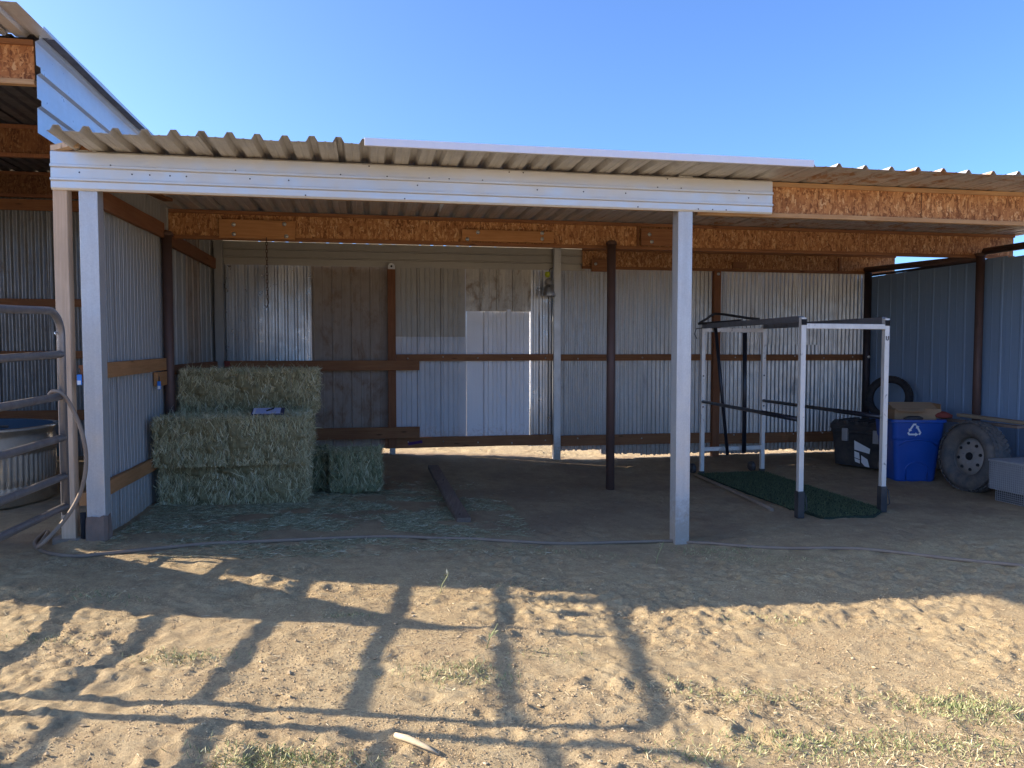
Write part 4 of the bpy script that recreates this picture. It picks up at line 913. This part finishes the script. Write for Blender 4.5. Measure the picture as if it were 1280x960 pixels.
# truck wheel
zt = gab(9.0, 1.6); Rw = .42
wx, wy = xy(9.08, 1.58); ang = R(90-76); axv = Vector((math.cos(ang), math.sin(ang), -.10)).normalized()
tw = thing('truck_wheel', 'large dusty truck tyre on a steel wheel standing between blue bin and grey crate', 'wheel', (wx, wy, zt))
c = (0, 0, Rw-.01)
mb = tyre_mesh(Rw, .105, .27, 40, None, c, axv, rows=5, kb=.009); mb.build('tyre', M['rubber'], tw)
C = Vector(c); front = -axv
RS = 1.3
rimp = [(r_*RS if i_ else r_, h_) for i_, (r_, h_) in enumerate([(.045, .055), (.05, .06), (.075, .062), (.11, .055), (.15, .045), (.165, .02), (.19, .0), (.205, .03), (.222, .085), (.232, .105), (.24, .100), (.235, .04), (.22, -.06), (.0001, -.06)])]
rim = MB().lathe(rimp, C, front, 48).build('rim', M['rim'], tw)
x_ = front.cross(Vector((0,0,1))).normalized(); y_ = front.cross(x_)
for k in range(8):
    t = 2*math.pi*k/8+.2; p = C+(x_*math.cos(t)+y_*math.sin(t))*.155; 
    MB().lathe([(.0001, .066), (.017, .066), (.021, .045)], p, front, 10).build('vent_hole', M['hole'], rim)
MB().lathe([(.0001, .074), (.042, .072), (.048, .055)], C, front, 20).build('hub_opening', M['hole'], rim)
for k in range(8):
    t = 2*math.pi*k/8+.59; p = C+(x_*math.cos(t)+y_*math.sin(t))*.082; MB().lathe([(.0001, .078), (.008, .078), (.010, .055)], p, front, 8).build('wheel_nut', M['rim'], rim)
# grey crate at the right edge
A = Vector((*xy(9.25, .55), gab(9.2, .6))); cr = thing('wire_crate', 'grey perforated metal crate with flat lid at right edge before the truck tyre', 'crate', A, TH+R(3))
def meshface(mb, p, ux, uz, nx_, nz_, t=.004):
    p, ux, uz = map(Vector, (p, ux, uz))
    for k in range(nx_+1): mb.bar(p+ux*k/nx_, p+ux*k/nx_+uz, t, t)
    for k in range(nz_+1): mb.bar(p+uz*k/nz_, p+uz*k/nz_+ux, t, t)
MB().box(-.36, .40, -.75, .56, .13, .44).build('body', plain('dusty_crate_lining', (.26,.26,.27), .8), cr, bevel=.004)
mb = MB(); meshface(mb, (-.366, -.75, .14), (0, 1.31, 0), (0, 0, .29), 52, 12); mb.build('mesh_side', M['cage'], cr)
mb = MB(); meshface(mb, (-.36, -.756, .14), (.76, 0, 0), (0, 0, .29), 30, 12); mb.build('mesh_side', M['cage'], cr)
MB().box(-.375, .41, -.765, .57, .44, .46).build('lid', M['cage'], cr, bevel=.003)
MB().box(-.33, .38, -.70, .50, .0, .128).build('base', M['black'], cr, bevel=.004)
mb = MB(); meshface(mb, (-.336, -.70, .01), (0, 1.2, 0), (0, 0, .115), 48, 5); mb.build('mesh_side', M['cage'], cr)
# planks over the tyre
def plank(name, label, p, q, w, h, mat):
    P_ = Vector((*xy(*p[:2]), p[2])); Q = Vector((*xy(*q[:2]), q[2])); d = Q-P_
    o = MB().bar((0,0,0), (d.length, 0, 0), w, h, seg=6, wob=.002).build(name, mat, None, P_, 0, bevel=.003); o.rotation_euler = d.to_track_quat('X', 'Z').to_euler(); return tag(o, label, 'plank')
plank('wood_plank', 'pale worn plank resting on the truck tyre along the blue wall', (9.55, 2.35, zt+.83), (9.58, -.25, zt+.80), .10, .038, M['plank'])
plank('wood_plank', 'darker short plank wedged between blue bin and truck tyre', (9.42, 2.75, zt+.76), (9.36, 1.2, zt+.79), .12, .03, M['board'])

# ------------------------------------------------------------------ small hung things
A = Vector((*xy(1.10, 1.58), .832)); cl = thing('clipboard', 'dark blue clipboard with printed sheet lying on the middle hay bale', 'clipboard', (A.x, A.y, .868), TH+R(3))
cl.rotation_euler = (R(10), R(0), TH+R(3))
MB().box(-.155, .155, -.125, .125, 0, .012).build('board', M['clip'], cl, bevel=.003)
MB().box(-.14, .12, -.105, .11, .0125, .0145).build('paper', M['paper'], cl)
tp_ = MB()
for k in range(9): tp_.box(-.125, -.125+random.uniform(.12, .23), -.09+.02*k, -.087+.02*k, .0147, .0152)
tp_.build('print_lines', plain('faint_print', (.30,.32,.50), .8), cl)
MB().bar((-.01, -.03, .022), (.05, .06, .022), .010, .010).build('pen', M['hole'], cl)
# hanging chain from the mid beam
ch = MB(); A = Vector((*xy(1.02, 2.30), 2.66))
for k in range(16):
    z = -.04*k; ax = k % 2; pts_ = []
    for j in range(9): t = 2*math.pi*j/8; pts_.append((.010*math.cos(t) if ax else 0, 0 if ax else .010*math.cos(t), z-.01+.026*math.sin(t)))
    ch.tube(pts_, .0035, 6, caps=False)
ch.tube([(0, 0, -.63), (.012, 0, -.68), (-.01, 0, -.73), (-.03, 0, -.70)], .006, 8)
tag(ch.build('hanging_chain', M['chain'], None, A), 'rusty chain with hook hanging from the beam above the hay', 'chain')
# hanging bottle by the galvanised post
A = Vector((*xy(4.64, 4.56), 2.24)); hb = thing('hanging_lamp', 'small grey metal lamp with yellow green top hanging beside the galvanised back post', 'lamp', A)
MB().lathe([(.0001, 0), (.095, .0), (.10, .02), (.07, .12), (.06, .15), (.03, .18), (.0001, .18)], (0,0,0), (0,0,1), 20).build('shade', M['galv_shiny'], hb)
MB().lathe([(.05, .17), (.055, .20), (.05, .24), (.03, .26), (.0001, .26)], (0,0,0), (0,0,1), 16).build('collar', M['rim'], hb)
MB().lathe([(.0001, .36), (.03, .355), (.042, .32), (.03, .285), (.0001, .27)], (-.02,0,0), (0,0,1), 14).build('cap', M['yellow'], hb)
MB().tube([(0, 0, .35), (.02, .03, .40), (.06, .06, .42)], .005, 8).build('hook', M['hole'], hb)
mb = MB(); A = Vector((*xy(2.40, 4.63), 2.60)); mb.add([(-.05,0,0),(.05,0,0),(.05,0,.04),(.03,0,.075),(0,0,.085),(-.03,0,.075),(-.05,0,.04),(-.05,.012,0),(.05,.012,0),(.05,.012,.04),(.03,.012,.075),(0,.012,.085),(-.03,.012,.075),(-.05,.012,.04)], [(0,1,2,3,4,5,6),(13,12,11,10,9,8,7)]+[(k, 7+k, 7+(k+1)%7, (k+1)%7) for k in range(7)])
tg_ = mb.build('white_tag', M['white'], None, A, TH); tag(tg_, 'small white arched tag fixed on top of the back wooden post', 'tag')
MB().lathe([(.0001, .004), (.014, .004), (.015, 0)], (0, 0, .04), (0,-1,0), 12).build('tag_bolt', M['hole'], tg_)
